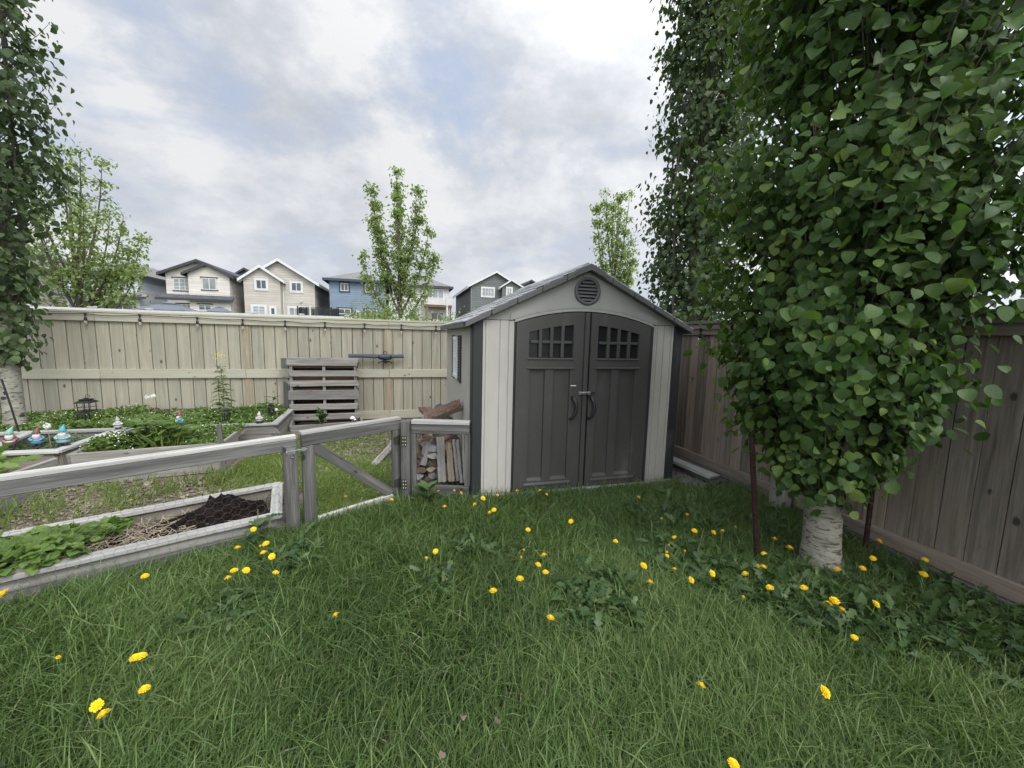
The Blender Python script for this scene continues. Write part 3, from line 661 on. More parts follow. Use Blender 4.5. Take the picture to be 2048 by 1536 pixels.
mb.obox(l0+aF*.09+nF*.0, aF, Z, nF, .03, .03, .006); mb.tube([l0+nF*.01, l0+nF*.012-Z*.045, l0+aF*.015+nF*.012-Z*.05], .004, 6); mb.build('latch', M['dull_steel'], gt)

# ------------------------------------------------------------------ raised beds
def bedboards(t, segs, z0, z1, mat=M['bed_wood'], th=.036, top=None, courses=1, sink=None):
    for si, (a, b) in enumerate(segs):
        a, b = Vector((*a, 0)), Vector((*b, 0)); ax = (b-a).normalized(); nr = Vector((ax.y, -ax.x, 0)); h = (z1-z0)/courses
        mb = MB()
        for c in range(courses): mb.plank(a+Z*(z0+h*(c+.5)-.002*si)+ax*.004*si, b+Z*(z0+h*(c+.5)-.002*si)-ax*.004*si, h-.006, th, nr, jit=.03)
        mb.build('side_board', mat, t, bevel=.003)
        if top:
            mb = MB(); mb.plank(a-ax*top*.4+Z*(z1+.0165+.0035*si), b+ax*top*.4+Z*(z1+.0165+.0035*si), top, .032, Z); mb.build('rim_board', M['grey_top'], t, bevel=.004)
def soil(parent, x0, x1, y0, y1, z, mat, amp=.02, st=.06, fn=None):
    nx, ny = max(2, int((x1-x0)/st)), max(2, int((y1-y0)/st)); mb = MB()
    X, Y = np.meshgrid(np.linspace(x0, x1, nx+1), np.linspace(y0, y1, ny+1)); Zz = z+RNG.normal(0, amp*.4, X.shape)+amp*np.sin(X*7+1)*np.sin(Y*9)
    if fn: Zz = Zz+fn(X, Y)
    mb.add(np.stack([X, Y, Zz], -1).reshape(-1, 3), [(j*(nx+1)+i, j*(nx+1)+i+1, (j+1)*(nx+1)+i+1, (j+1)*(nx+1)+i) for j in range(ny) for i in range(nx)])
    return mb.build('soil', mat, parent, True)
bb = thing('raised_bed', 'long wooden raised bed along the back fence filled with white flowering ground cover', 'raised bed', (-4, 6.3, 0))
bedboards(bb, [((-6.2, 6.16), (-1.75, 6.27)), ((-1.75, 6.27), (-1.80, 7.3))], .0, .268, top=.09, courses=2)
bedboards(bb, [((-6.2, 7.63), (-1.83, 7.63))], .0, .30, M['grey_wood'], courses=2)
soil(bb, -6.2, -1.80, 6.31, 7.6, .20, M['mulch'])
kb = thing('raised_bed', 'small raised bed with three garden gnomes along its near rim', 'raised bed', (-3.9, 5.2, 0))
bedboards(kb, [((-4.9, 5.19), (-3.50, 5.19)), ((-3.49, 5.19), (-3.50, 6.10)), ((-4.15, 5.30), (-4.36, 6.08))], .0, .275, top=.10)
soil(kb, -4.3, -3.53, 5.24, 6.1, .16, M['mulch'])
mbd = thing('raised_bed', 'wooden raised bed overgrown with tall weeds in the middle of the garden', 'raised bed', (-2.6, 4.95, 0))
bedboards(mbd, [((-3.20, 4.90), (-1.98, 5.08)), ((-1.98, 5.10), (-2.02, 5.66)), ((-3.22, 4.90), (-3.30, 6.05))], .0, .335, M['bed_wood'], courses=2)
mb = MB(); mb.plank((-1.93, 5.02, 0), (-1.955, 5.02, .56), .04, .03); mb.build('corner_stake', M['grey_wood'], mbd)
soil(mbd, -3.2, -2.03, 5.05, 6.1, .25, M['mulch'])
lb = thing('raised_bed', 'raised bed at the left edge with ferny green plants behind the low rail', 'raised bed', (-4, 4.4, 0))
bedboards(lb, [((-3.34, 3.95), (-3.30, 4.86)), ((-5.2, 3.75), (-3.34, 3.93))], .0, .31, M['bed_wood'], courses=2)
soil(lb, -5.2, -3.36, 3.95, 5.1, .14, M['mulch'])
fb_ = thing('raised_bed', 'low raised bed behind the wire fence with strawberries and a heap of dark compost', 'raised bed', (-1.6, 3.4, 0))
bq = [FA+aF*-.6-nF*.085, FB-aF*.15-nF*.075]; e1 = Vector((-1.14, 4.06, 0)); e0 = e1-aF*3.0
bedboards(fb_, [(bq[0][:2], bq[1][:2]), (bq[1][:2], e1[:2]), (e0[:2], e1[:2])], .0, .135, M['bed_wood'], top=.085)
def inbed(u, v): return bq[1]-aF*u-nF*v             # u metres from the right end, v behind the front board
mb = MB(); U, W_ = np.meshgrid(np.linspace(.02, 3.4, 90), np.linspace(.0, .60, 22)); hp_ = .115*np.exp(-((U-.34)/.26)**2-((W_-.40)/.17)**2)+.06*np.exp(-((U-.30)/.1)**2-((W_-.50)/.1)**2)
Zs = .075+hp_*(1+.25*RNG.normal(0, 1, U.shape))+RNG.normal(0, .006, U.shape)
pts = np.array(bq[1])[None, None, :]-np.array(aF)*U[..., None]-np.array(nF)*W_[..., None]; pts[..., 2] = Zs
nx, ny = U.shape[1]-1, U.shape[0]-1
ff = [(j*(nx+1)+i, j*(nx+1)+i+1, (j+1)*(nx+1)+i+1, (j+1)*(nx+1)+i) for j in range(ny) for i in range(nx)]
mb.add(pts.reshape(-1, 3), ff, None, None); mb.build('soil', M['compost'], fb_, True)
# compost clods: one heap
TET = ([(-.5, -.4, -.3), (.5, -.45, -.25), (.05, .55, -.3), (-.1, -.05, .5), (.35, .3, .25), (-.45, .25, .2)], [(0, 2, 1), (0, 1, 3), (1, 4, 3), (1, 2, 4), (2, 5, 4), (0, 5, 2), (0, 3, 5), (3, 4, 5)])
nn_ = 4200; u = RNG.normal(.36, .2, nn_); v = RNG.normal(.36, .14, nn_); ok = (u > .05) & (u < 1.0) & (v > .03) & (v < .56); u, v = u[ok], v[ok]; nn_ = len(u)
hz_ = .08+.115*np.exp(-((u-.34)/.26)**2-((v-.40)/.17)**2)+.06*np.exp(-((u-.30)/.1)**2-((v-.50)/.1)**2)
pos = np.array(bq[1])-np.array(aF)*u[:, None]-np.array(nF)*v[:, None]; pos[:, 2] = hz_
s_, d_, n_ = frames(RNG.normal(0, 1, (nn_, 3)), RNG.normal(0, 1, (nn_, 3)))
o = scatter('compost_heap', *TET, pos, s_, d_, n_, RNG.uniform(.006, .026, nn_)*RNG.uniform(.3, 1, nn_), M['compost']); tag(o, kind='stuff')

# ------------------------------------------------------------------ pallet bin, planter board
pl = thing('wooden_pallet', 'grey wooden pallet stood upright against the back fence as a compost bin', 'pallet', (-1.3, 7.4, 0))
for z0, z1 in ((1.03, 1.165), (.85, .945), (.68, .775), (.45, .605), (.27, .37), (.095, .20)):
    mb = MB(); mb.plank((-1.835, 7.395, (z0+z1)/2), (-.745, 7.395, (z0+z1)/2), z1-z0, .02, jit=.04); mb.build('slat', M['pallet_wood'], pl, bevel=.003)
for x in (-1.80, -1.29, -.785):
    mb = MB(); mb.plank((x, 7.45, .0), (x, 7.45, 1.15), .042, .085); mb.build('stringer', M['pallet_wood'], pl, bevel=.002)
mb = MB()
for z0, z1 in ((.98, 1.1), (.72, .86), (.5, .62), (.24, .36), (.05, .14)): mb.plank((-1.83, 7.51, (z0+z1)/2), (-.75, 7.51, (z0+z1)/2), z1-z0, .018, jit=.04)
mb.build('back_slats', M['red_compost'], pl)
mb = MB(); mb.box(-1.80, -.78, 7.53, 7.62, .02, 1.05); mb.build('compost_fill', M['compost'], pl)
mb = MB(); mb.plank((-1.90, 7.56, .1), (-1.90, 7.56, .76), .10, .09, jit=.03); mb.plank((-1.90, 7.5, .97), (-1.90, 7.5, 1.15), .115, .07); mb.build('side_post', M['grey_wood'], pl, bevel=.003)
kb2 = thing('planter_box', 'low grey plank box on the ground in front of the upright pallet', 'planter', (-1.2, 7, 0))
for a, b in (((-1.70, 6.84), (-.66, 7.04)), ((-.66, 7.05), (-.70, 7.36)), ((-1.70, 6.85), (-1.78, 7.3))):
    mb = MB(); mb.plank((*a, .06), (*b, .06), .12, .034, (0, -1, 0) if abs(a[0]-b[0]) > .2 else (1, 0, 0)); mb.build('side_board', M['bed_wood'], kb2, bevel=.003)
mb = MB(); mb.box(-1.66, -.70, 6.9, 7.34, .0, .07); mb.build('soil', M['compost'], kb2)

# rolled mesh on bracket
rm = thing('mesh_roll', 'long dark blue roll of plastic mesh hung level on the back fence', 'mesh roll', (-.4, 7.6, 1.19))
mb = MB(); mb.tube([(-.91+.95*i/8, 7.60, 1.188+.006*math.sin(i)) for i in range(9)], [.034, .036, .033, .035, .034, .036, .035, .033, .034], 10)
for i in range(48): mb.tube([(-.905+.0198*i, 7.60-.037, 1.165), (-.895+.0198*i, 7.60-.02, 1.222), (-.885+.0198*i, 7.60+.02, 1.226)], .003, 4)
mb.build('roll', M['mesh_blue'], rm)
br = thing('hose_hanger', 'black metal hook bracket on the back fence carrying the dark mesh roll', 'hanger', (-.29, 7.66, 1.17))
mb = MB(); mb.tube([(-.29, 7.70, 1.09), (-.29, 7.66, 1.09), (-.29, 7.60, 1.105)], .03, 10); mb.build('drum', M['black_metal'], br, True)
for sx_ in (-1, 1):
    mb = MB(); mb.tube([(-.29, 7.66, 1.13), (-.29+.05*sx_, 7.60, 1.135), (-.29+.10*sx_, 7.55, 1.145), (-.29+.115*sx_, 7.545, 1.185), (-.29+.09*sx_, 7.55, 1.205)], .011, 8); mb.tube([(-.29+.03*sx_, 7.62, 1.10), (-.29+.12*sx_, 7.58, 1.075)], .01, 6); mb.build('arm', M['black_metal'], br, True)
mb = MB(); mb.tube([(-.29+.03*math.cos(a), 7.655, 1.245+.03*math.sin(a)) for a in np.linspace(0, 2*math.pi, 13)], .006, 6); mb.build('ring', M['black_metal'], br, True)

# ------------------------------------------------------------------ firewood
def log(label, c, ax, L, w, h, mat, sides=5, twist=0., upv=(0, 0, 1), bark=None):
    ax = Vector(ax).normalized(); u = (Vector(upv)-ax*Vector(upv).dot(ax)).normalized(); v = ax.cross(u); mb = MB(); V = []; G = []
    ang = sorted(random.uniform(-.25, .25)+2*math.pi*k/sides for k in range(sides)); rr = [random.uniform(.8, 1.1) for _ in ang]; NS = 9; off = random.random()*20
    for i in range(NS):
        t = i/(NS-1); wob = Vector((random.uniform(-1, 1), random.uniform(-1, 1), random.uniform(-1, 1)))*.004
        for a, r_ in zip(ang, rr):
            a2 = a+twist*t; q = r_*random.uniform(.96, 1.04); V.append(Vector(c)+ax*(L*(t-.5))+v*(math.cos(a2)*w/2*q)+u*(math.sin(a2)*h/2*q)+wob); G.append((L*t+off, math.cos(a)*w/2+off, math.sin(a)*h/2))
    F = [((i-1)*sides+k, (i-1)*sides+(k+1) % sides, i*sides+(k+1) % sides, i*sides+k) for i in range(1, NS) for k in range(sides)]
    mb.add(V, F+[tuple(range(sides))[::-1], tuple(range((NS-1)*sides, NS*sides))], G)
    o = mb.build('firewood_log', mat, loc=c); tag(o, label, 'firewood', 'firewood stacked beside the shed')
    if bark:
        mb = MB(); V = []; G = []; NB = 9
        for i in range(26):
            t = i/25
            for k in range(NB):
                a = math.pi*(.02+.70*k/(NB-1)); q = random.uniform(.98, 1.25); V.append(Vector(c)+ax*(L*1.03*(t-.5))+v*(math.cos(a)*w/2*q*1.06)+u*(math.sin(a)*h/2*q*1.06)); G.append((L*t, math.cos(a), math.sin(a)))
        mb.add(V, [((i-1)*NB+k, (i-1)*NB+k+1, i*NB+k+1, i*NB+k) for i in range(1, 26) for k in range(NB-1)], G); b = mb.build('bark', M['log_bark'], o); md = b.modifiers.new('thick', 'SOLIDIFY'); md.thickness = .012
    return o
LG, LW, LB = M['log_grey'], M['log_wood'], M['log_bark']
log('big split log with rough brown bark lying on top of the firewood', (.435, 4.28, .765), (.93, -.1, .36), .40, .13, .11, LW, 6, bark=True)
log('pale grey cracked slab of wood standing upright in front of the firewood', (.385, 3.985, .335), (-.03, .25, 1), .46, .085, .06, LG, 4, upv=(0, -1, 0))
log('yellowish freshly split plank leaning beside the pale cracked slab', (.472, 4.0, .30), (-.07, .3, 1), .40, .07, .05, LW, 4, upv=(0, -1, 0))
log('narrow grey slab leaning between the yellowish split plank and a wide grey slab', (.528, 3.99, .32), (-.08, .25, 1), .42, .035, .06, LG, 4, upv=(0, -1, 0))
log('wide grey slab with dark cracks leaning near the shed wall', (.57, 3.97, .31), (-.08, .22, 1), .44, .05, .06, LG, 4, upv=(0, -1, 0))
log('tall whitish slab upright against the shed corner at the end of the firewood', (.607, 3.93, .38), (-.02, .1, 1), .56, .03, .05, LG, 4, upv=(0, -1, 0))
log('mossy split log with grey bark leaning steeply behind the hinge post', (.235, 4.10, .44), (.22, .2, 1), .36, .095, .085, LG, 5, bark=False)
log('dark reddish log tucked under the rail behind the firewood top', (.42, 4.2, .62), (1, .15, .1), .36, .08, .07, LB, 6)
log('thin dark branch slanting across the upper right of the firewood', (.52, 4.06, .565), (1, .1, .55), .24, .035, .03, LB, 6)
rows = [(.17, .62, 'round dark log end', LB, 7), (.24, .56, 'dark split log end', LB, 5), (.165, .30, 'rough brown log end', LB, 6), (.165, .375, 'brown cracked log end', LB, 5), (.175, .215, 'short brown log end', LB, 6), (.16, .135, 'pale bark log end', LG, 5),
        (.30, .425, 'pale weathered log end', LG, 6), (.30, .355, 'tan rounded log end', LG, 7), (.295, .285, 'dark bark log end', LB, 6), (.29, .215, 'light square-cut log end', LW, 4), (.30, .145, 'silvery log end', LG, 5), (.24, .10, 'brown stub', LB, 6),
        (.47, .10, 'pale split wedge', LW, 4), (.56, .095, 'dark split wedge', LB, 4), (.44, .52, 'dark log', LB, 6), (.53, .50, 'brown log', LB, 5), (.37, .56, 'reddish log', LB, 6)]
wh = ['near the top left of the stack', 'second from the hinge post near the top', 'beside the hinge post at half height', 'beside the hinge post just below the mossy leaning log', 'low beside the hinge post', 'at the bottom left corner of the stack',
      'highest in the column left of the pale slab', 'second down in the column left of the pale slab', 'third down in the column left of the pale slab', 'with clean tan face left of the pale slab foot', 'lowest in the column left of the pale slab', 'on the ground between the two left columns',
      'under the foot of the pale cracked slab', 'on the ground under the yellowish plank', 'behind the head of the pale cracked slab', 'behind the leaning grey slabs near the rail', 'directly under the fence rail at centre']
for (x, z, nm, mt, sd), wv in zip(rows, wh): log(f'{nm} {wv}', (x, 4.22+random.uniform(-.02, .02), z), (random.uniform(-.08, .08), 1, random.uniform(-.05, .05)), .34, .115, .072, mt, sd)
log('squared grey timber end resting on the bark chips inside the gate', (-.225, 5.2, .075), (.24, .62, .11), .62, .09, .085, LG, 4, upv=(.5, 0, 1))
dsc = MB(); V = [(.462+.055*0+.075*math.cos(a)*1.0, 5.0+.01*math.sin(a), .66+.075*math.sin(a)) for a in np.linspace(0, 2*math.pi, 25)[:-1]]; dsc.prism(V, (0, .02, 0)); dsc.prism([(.462+.06*math.cos(a), 4.995, .66+.06*math.sin(a)) for a in np.linspace(0, 2*math.pi, 25)[:-1]], (0, .004, 0))
tag(dsc.build('bucket_lid', M['slate'], loc=(.46, 5, .66), bevel=.003), 'round blue-grey plastic lid leaning behind the bark log', 'lid')
back = MB()
for i in range(9): back.obox((.45+.12*random.uniform(-1, 1), 5.0+random.uniform(-.1, .35), .05+.065*i), (random.uniform(-.3, .3), 1, .05), (1, 0, 0), (0, 0, 1), .5, .16, .06, jit=.1)
tag(back.build('log_pile', M['log_bark'], loc=(.45, 5.1, 0), bevel=.01), 'low pile of dark old wood behind the firewood along the shed wall', 'wood pile')
bg_ = MB(); V = [];
bg_.box(.20, .34, 4.55, 4.62, .615, .632, mi=0); bg_.box(.215, .335, 4.552, 4.618, .633, .652, mi=1)
bag = bg_.build('plastic_bag', [M['white_paint'], plain('blue_print', (.05, .12, .3), .4)], loc=(.27, 4.58, .6), bevel=.006); tag(bag, 'flat white and blue plastic packet left on the firewood behind the rail', 'packet')

# ------------------------------------------------------------------ gnomes, lanterns, ornaments
GN = {k: plain('gnome_'+k, c, .45, .4, 0, .12, 60) for k, c in dict(teal=(.17, .36, .29), maroon=(.13, .06, .065), sky=(.06, .30, .36), blue=(.08, .19, .30), aqua=(.20, .36, .34), skin=(.48, .31, .24), beard=(.55, .535, .50), navy=(.018, .022, .04), grey=(.30, .30, .29), red=(.20, .05, .05), boots=(.03, .028, .028), white=(.45, .45, .44)).items()}
def gnome(px, py, z, h, label, hat, coat, coat2, lean=0, rz=0.):
    t = thing('garden_gnome', label, 'gnome', (0, 0, 0), 'painted garden gnomes on the raised bed rims'); s = h
    def L(name, prof, c, mat, sx=1, sy=1, par=t): 
        m = MB(); m.lathe((c[0]*s, c[1]*s, c[2]*s), [(r*s, zz*s) for r, zz in prof], 14, sx=sx, sy=sy); return m.build(name, mat, par, True)
    L('base', [(.20, 0), (.22, .02), (.20, .05)], (0, 0, 0), GN['boots'], 1.1, .9)
    m = MB()
    for q in (-1, 1): m.lathe((q*.09*s, -.06*s, .05*s), [(.07*s, 0), (.09*s, .03*s), (.06*s, .10*s), (.075*s, .14*s)], 10, sy=1.4)
    m.build('boots', GN['boots'], t, True)
    b = L('coat', [(.17, .16), (.225, .20), (.235, .28), (.215, .33), (.19, .44), (.15, .52), (.10, .58)], (0, 0, 0), coat, 1, .85)
    L('belt', [(.222, .315), (.238, .325), (.236, .36), (.214, .37)], (0, 0, 0), coat2, 1, .86, b)
    for q in (-1, 1):
        m = MB(); m.tube([(q*.13*s, 0, .52*s), (q*.23*s, -.05*s, .42*s), (q*.17*s, -.16*s, .38*s)], [.055*s, .06*s, .05*s], 8); m.build('sleeve', coat, b, True)
        m = MB(); m.lathe((q*.15*s, -.18*s, .35*s), [(.01*s, 0), (.042*s, .03*s), (.03*s, .075*s)], 8); m.build('hand', GN['skin'], b, True)
    f = L('face', [(.07, .52), (.125, .57), (.13, .63), (.11, .69)], (0, -.015, 0), GN['skin'])
    L('nose', [(.005, 0), (.03, .02), (.03, .04), (.005, .06)], (0, -.145, .595), GN['skin'], par=f)
    m = MB()
    for q in (-1, 1): m.lathe((q*.05*s, -.135*s, .655*s), [(.004*s, -.012*s), (.014*s, 0), (.004*s, .012*s)], 6)
    m.build('eyes', GN['navy'], f, True)
    m = MB(); m.lathe((0, -.09*s, .33*s), [(.015*s, 0), (.09*s, .09*s), (.135*s, .20*s), (.13*s, .26*s), (.09*s, .285*s)], 12, sy=.75); m.build('beard', GN['beard'], t, True)
    m = MB(); m.tube([(0, 0, .675*s), (0, 0, .70*s), (.012*s*lean, .0, .78*s), (.05*s*lean, .02*s, .90*s), (.085*s*lean, .03*s, 1.0*s)], [.145*s, .15*s, .11*s, .055*s, .008*s], 14); m.build('hat', hat, t, True)
    t.location = at_z(px, py, z); t.rotation_euler.z = rz; return t
zr = .305
gnome(22, 897, zr, .235, 'garden gnome with pale green hat and maroon coat, leftmost on the near rim', GN['teal'], GN['maroon'], GN['beard'], 1.6, .5)
gnome(76, 894, zr, .225, 'garden gnome with dark maroon hat and blue coat, middle one on the near rim', GN['maroon'], GN['blue'], GN['sky'], 1.2, .4)
gnome(128, 892, zr, .24, 'garden gnome with bright turquoise hat and aqua coat on the near rim corner', GN['sky'], GN['aqua'], GN['blue'], .8, .3)
gnome(237, 859, zr, .175, 'garden gnome with grey hat and navy trousers, left one on the back bed rim', GN['grey'], GN['white'], GN['navy'], -.5, .5)
gnome(361, 851, zr, .21, 'garden gnome with red hat and bright blue coat standing among tall weeds', GN['red'], GN['sky'], GN['white'], -.3, -.8)
gnome(519, 846, zr, .17, 'garden gnome with whitish hat and navy trousers near the bed corner', GN['white'], GN['white'], GN['navy'], .2, .3)
def lantern(x, y, z, w_, h, label, hook=False, stem=0.):
    t = thing('garden_lantern', label, 'lantern', (x, y, z-stem)); f = w_/2
    m = MB(); m.box(x-f*.95, x+f*.95, y-f*.95, y+f*.95, z, z+.012)
    for a in (-1, 1):
        for b in (-1, 1): m.box(x+a*f*.85-.004, x+a*f*.85+.004, y+b*f*.85-.004, y+b*f*.85+.004, z+.0125, z+h*.64)
    for a in (-1, 1): m.box(x+a*f*.85-.002, x+a*f*.85+.002, y-f*.80, y+f*.80, z+h*.3, z+h*.3+.005); m.box(x-f*.8, x+f*.8, y+a*f*.85-.002, y+a*f*.85+.002, z+h*.3, z+h*.3+.005); m.box(x-.002, x+.002, y+a*f*.85-.002, y+a*f*.85+.002, z+.013, z+h*.63)
    m.build('frame', M['black_metal'], t)
    m = MB(); q = f*1.25; zz = z+h*.642
    V = [(x-q, y-q, zz), (x+q, y-q, zz), (x+q, y+q, zz), (x-q, y+q, zz), (x-q*.45, y-q*.45, z+h*.86), (x+q*.45, y-q*.45, z+h*.86), (x+q*.45, y+q*.45, z+h*.86), (x-q*.45, y+q*.45, z+h*.86)]
    m.add(V, [(3, 2, 1, 0), (4, 5, 6, 7), (0, 1, 5, 4), (1, 2, 6, 5), (2, 3, 7, 6), (3, 0, 4, 7)]); m.box(x-q*.6, x+q*.6, y-q*.6, y+q*.6, z+h*.862, z+h*.9); m.box(x-q*.2, x+q*.2, y-q*.2, y+q*.2, z+h*.902, z+h*.97); m.build('roof', M['black_metal'], t)
    if hook: m = MB(); m.tube([(x, y, z+h*.97), (x+.0, y, z+h*1.05)]+[(x+.02+.025*math.cos(a)-.0, y, z+h*1.1+.025*math.sin(a)) for a in np.linspace(math.pi, -.5, 8)], .004, 6); m.build('hook', M['black_metal'], t, True)
    if stem: m = MB(); m.tube([(x, y, z-stem), (x, y, z)], .008, 6); m.build('stake', M['black_metal'], t, True)
lantern(-4.49, 7.25, .36, .165, .20, 'black house-shaped lantern with a hook in front of the back fence', True, .06)
lantern(-4.26, 6.8, .30, .095, .15, 'small open black lantern just below the house-shaped one', False, .04)
lantern(-2.41, 6.42, .325, .075, .16, 'slim black lantern on the back bed below the yellow-topped weed', False, .05)
lantern(-1.95, 6.82, .33, .07, .15, 'slim black lantern near the pallet with a prickly weed above it', False, .05)
m = MB(); c = (-.80, 7.0, .12); m.lathe(c, [(.012, 0), (.011, .05), (.04, .052), (.043, .065), (.03, .085), (.008, .095)], 12); m.lathe((c[0]+.035, c[1]-.01, c[2]), [(.008, 0), (.008, .03), (.025, .032), (.02, .05), (.005, .056)], 10)
tag(m.build('mushroom_ornament', M['white_paint'], loc=c, smooth=True), 'small white mushroom ornament beside the foot of the pallet', 'ornament')
m = MB(); m.tube([(-4.63, 6.2, .95), (-4.575, 6.2, .62), (-4.52, 6.2, .22)], .0095, 8); m.tube([(-4.615, 6.2, .80), (-4.605, 6.2, .76)], .017, 8); tag(m.build('metal_rod', M['black_metal'], loc=(-4.55, 6.2, .2)), 'thin black rod leaning against the white aspen trunk at left', 'rod')

# ------------------------------------------------------------------ houses across the lane
def sidingmat(name, col):
    n = N(name); r = n.attr('rnd'); d = n.noise(n.geo(), 1.3, 4)
    c = n.mix(1., col, n.ramp(r, [(0, .9), (1, 1.06)]), 'MULTIPLY'); c = n.mix(1., c, n.ramp(d, [(.3, .92), (.7, 1.05)]), 'MULTIPLY'); return n.prin(c, .65, .25)
S = {k: sidingmat('siding_'+k, c) for k, c in dict(pink=(.50, .455, .42), bluegrey=(.48, .505, .55), cream=(.54, .51, .465), tan=(.44, .405, .355), blue=(.17, .215, .28), pale=(.50, .485, .47), green=(.125, .135, .132), charcoal=(.10, .105, .11)).items()}
def roofmat(name, a, b):
    n = N(name); p = n.geo(); k = n.noise(p, 6, 4, .7); v = n.voro(n.vmul(p, (3.3, 3.3, 6)), 1, 'Color'); f = n.math('MULTIPLY_ADD', k, .7, n.math('MULTIPLY', n.nd('ShaderNodeRGBToBW').outputs[0], .0))
    return n.prin(n.ramp(k, [(.3, a), (.7, b)]), .9, .15, n.bump(k, .4, .03))
M['shingles'] = roofmat('asphalt_shingles', (.12, .115, .115), (.24, .23, .225)); M['shingles_dk'] = roofmat('dark_shingles', (.05, .052, .058), (.11, .11, .118))
M['trim_dk'] = plain('dark_trim', (.035, .036, .04), .5); M['trim_wh'] = plain('white_trim', (.56, .56, .55), .5); M['trim_navy'] = plain('navy_trim', (.03, .045, .075), .5); M['brown_post'] = plain('stained_timber', (.16, .08, .05), .7)
def siding(mb, A, B, z0, top, lap=.19, nseg=1):
    A = Vector((*A, 0)); B = Vector((*B, 0)); a = (B-A).normalized(); L = (B-A).length; o = Vector((a.y, -a.x, 0))
    us = np.linspace(0, L, 241); tz = np.array([top(u) for u in us]); z = z0
    def span(zz):
        k = us[tz >= zz-1e-6]; return (k[0], k[-1]) if len(k) else None
    while z < tz.max()-.01:
        z1 = min(z+lap, tz.max()); s0 = span(z); s1 = span(z1) or (us[tz.argmax()],)*2
        if s0 and s0[1]-s0[0] > .02:
            p = [A+a*s0[0]+o*.025+Z*z, A+a*s0[1]+o*.025+Z*z, A+a*s1[1]+o*.006+Z*z1, A+a*s1[0]+o*.006+Z*z1, A+a*s0[0]+Z*z, A+a*s0[1]+Z*z]
            mb.add(p, [(0, 1, 2, 3), (4, 5, 1, 0)])
        z += lap
def wallsection(mb, x0, x1, y, d, top, z0=.0, back=True):
    siding(mb, (x0, y), (x1, y), z0, top); L = x1-x0
    siding(mb, (x1, y), (x1, y+d), z0, lambda u: top(L)); siding(mb, (x0, y+d), (x0, y), z0, lambda u: top(0))
def gable(h, x0, x1, y, d, px, pz, eL, eR, wall, rmat, tmat, oh=.38, z0=0., fasc=.22):
    top = lambda u: (eL+(pz-eL)*u/(px-x0)) if u <= px-x0 else (pz+(eR-pz)*(u-(px-x0))/(x1-px))
    mb = MB(); wallsection(mb, x0, x1, y, d, top, z0); mb.build('wall', wall, h)
    mb = MB(); fm = MB()
    for ex, ez, sg in ((x0, eL, -1), (x1, eR, 1)):
        sl = (pz-ez)/abs(px-ex); E = Vector((ex+sg*oh, 0, ez-sl*oh)); P = Vector((px, 0, pz)); t = Vector((0, 0, .10)); yf, yb = y-oh, y+d+.1
        mb.prism([P+Vector((0, yf, .03)), E+Vector((0, yf, .03)), E+Vector((0, yf, .12)), P+Vector((0, yf, .12))], (0, yb-yf, 0))
        fm.prism([P+Vector((0, yf-.03, .13)), E+Vector((0, yf-.03, .13)), E+Vector((0, yf-.03, .13-fasc)), P+Vector((0, yf-.03, .13-fasc))], (0, .028, 0))
        fm.box(min(E.x, E.x+sg*.05), max(E.x, E.x+sg*.05), yf, yb, E.z-.12, E.z+.14)
        fm.prism([P+Vector((0, yf, .0)), E+Vector((0, yf, .0)), E+Vector((0, yf, .028)), P+Vector((0, yf, .028))], (0, oh-.03, 0))
    r = mb.build('roof', rmat, h); fm.build('fascia', tmat, r)
    return r
def hip(h, x0, x1, y, d, ez, pz, wall, rmat, tmat, oh=.45, z0=0., px=None):
    mb = MB(); wallsection(mb, x0, x1, y, d, lambda u: ez, z0); mb.build('wall', wall, h)
    X0, X1, Y0, Y1 = x0-oh, x1+oh, y-oh, y+d+oh; c = px if px else (x0+x1)/2; rr = (X1-X0)/2
    V = [(X0, Y0, ez+.04), (X1, Y0, ez+.04), (X1, Y1, ez+.04), (X0, Y1, ez+.04), (c, Y0+rr, pz), (c, Y1-rr, pz)]
    mb = MB(); mb.add(V, [(0, 1, 4), (1, 2, 5, 4), (2, 3, 5), (3, 0, 4, 5), (3, 2, 1, 0)]); r = mb.build('roof', rmat, h)
    mb = MB(); mb.box(X0-.03, X1+.03, Y0-.03, Y0, ez-.12, ez+.08); mb.box(X1, X1+.03, Y0+.002, Y1, ez-.12, ez+.08); mb.box(X0-.03, X0, Y0+.002, Y1, ez-.12, ez+.08); mb.build('fascia', tmat, r)
    return r
def window(h, x0, x1, z0, z1, y, frame, lites=2, glassm=None, trim=None, tw=.12, hd=False, name='window', sash=None):
    fr = .055; mb = MB(); yy = y-.075
    mb.box(x0, x1, yy, y-.03, z1-fr, z1); mb.box(x0, x1, yy, y-.03, z0, z0+fr)
    for i in range(lites+1):
        x = x0+(x1-x0-fr)*i/lites; mb.box(x, x+fr, yy+.001, y-.031, z0+fr, z1-fr)
    w_ = mb.build(name, frame, h)
    mb = MB(); mb.box(x0+.02, x1-.02, y-.05, y-.034, z0+.02, z1-.02); mb.build('pane', glassm or M['glass'], w_)
    if trim:
        mb = MB(); mb.box(x0-tw, x1+tw, y-.065, y-.02, z1+.001, z1+tw)
        if not hd: mb.box(x0-tw, x0-.001, y-.065, y-.02, z0-tw, z1); mb.box(x1+.001, x1+tw, y-.065, y-.02, z0-tw, z1); mb.box(x0-.001, x1+.001, y-.064, y-.02, z0-tw, z0-.001)
        else: mb.box(x0-tw, x1+tw, y-.065, y-.02, z0-tw*.7, z0-.001)
        mb.build('window_trim', trim, w_)
    if sash:
        mb = MB()
        for f in sash: mb.box(x0+fr, x1-fr, y-.057, y-.051, z0+(z1-z0)*f, z0+(z1-z0)*f+.03)
        mb.build('blind', M['trim_wh'], w_)
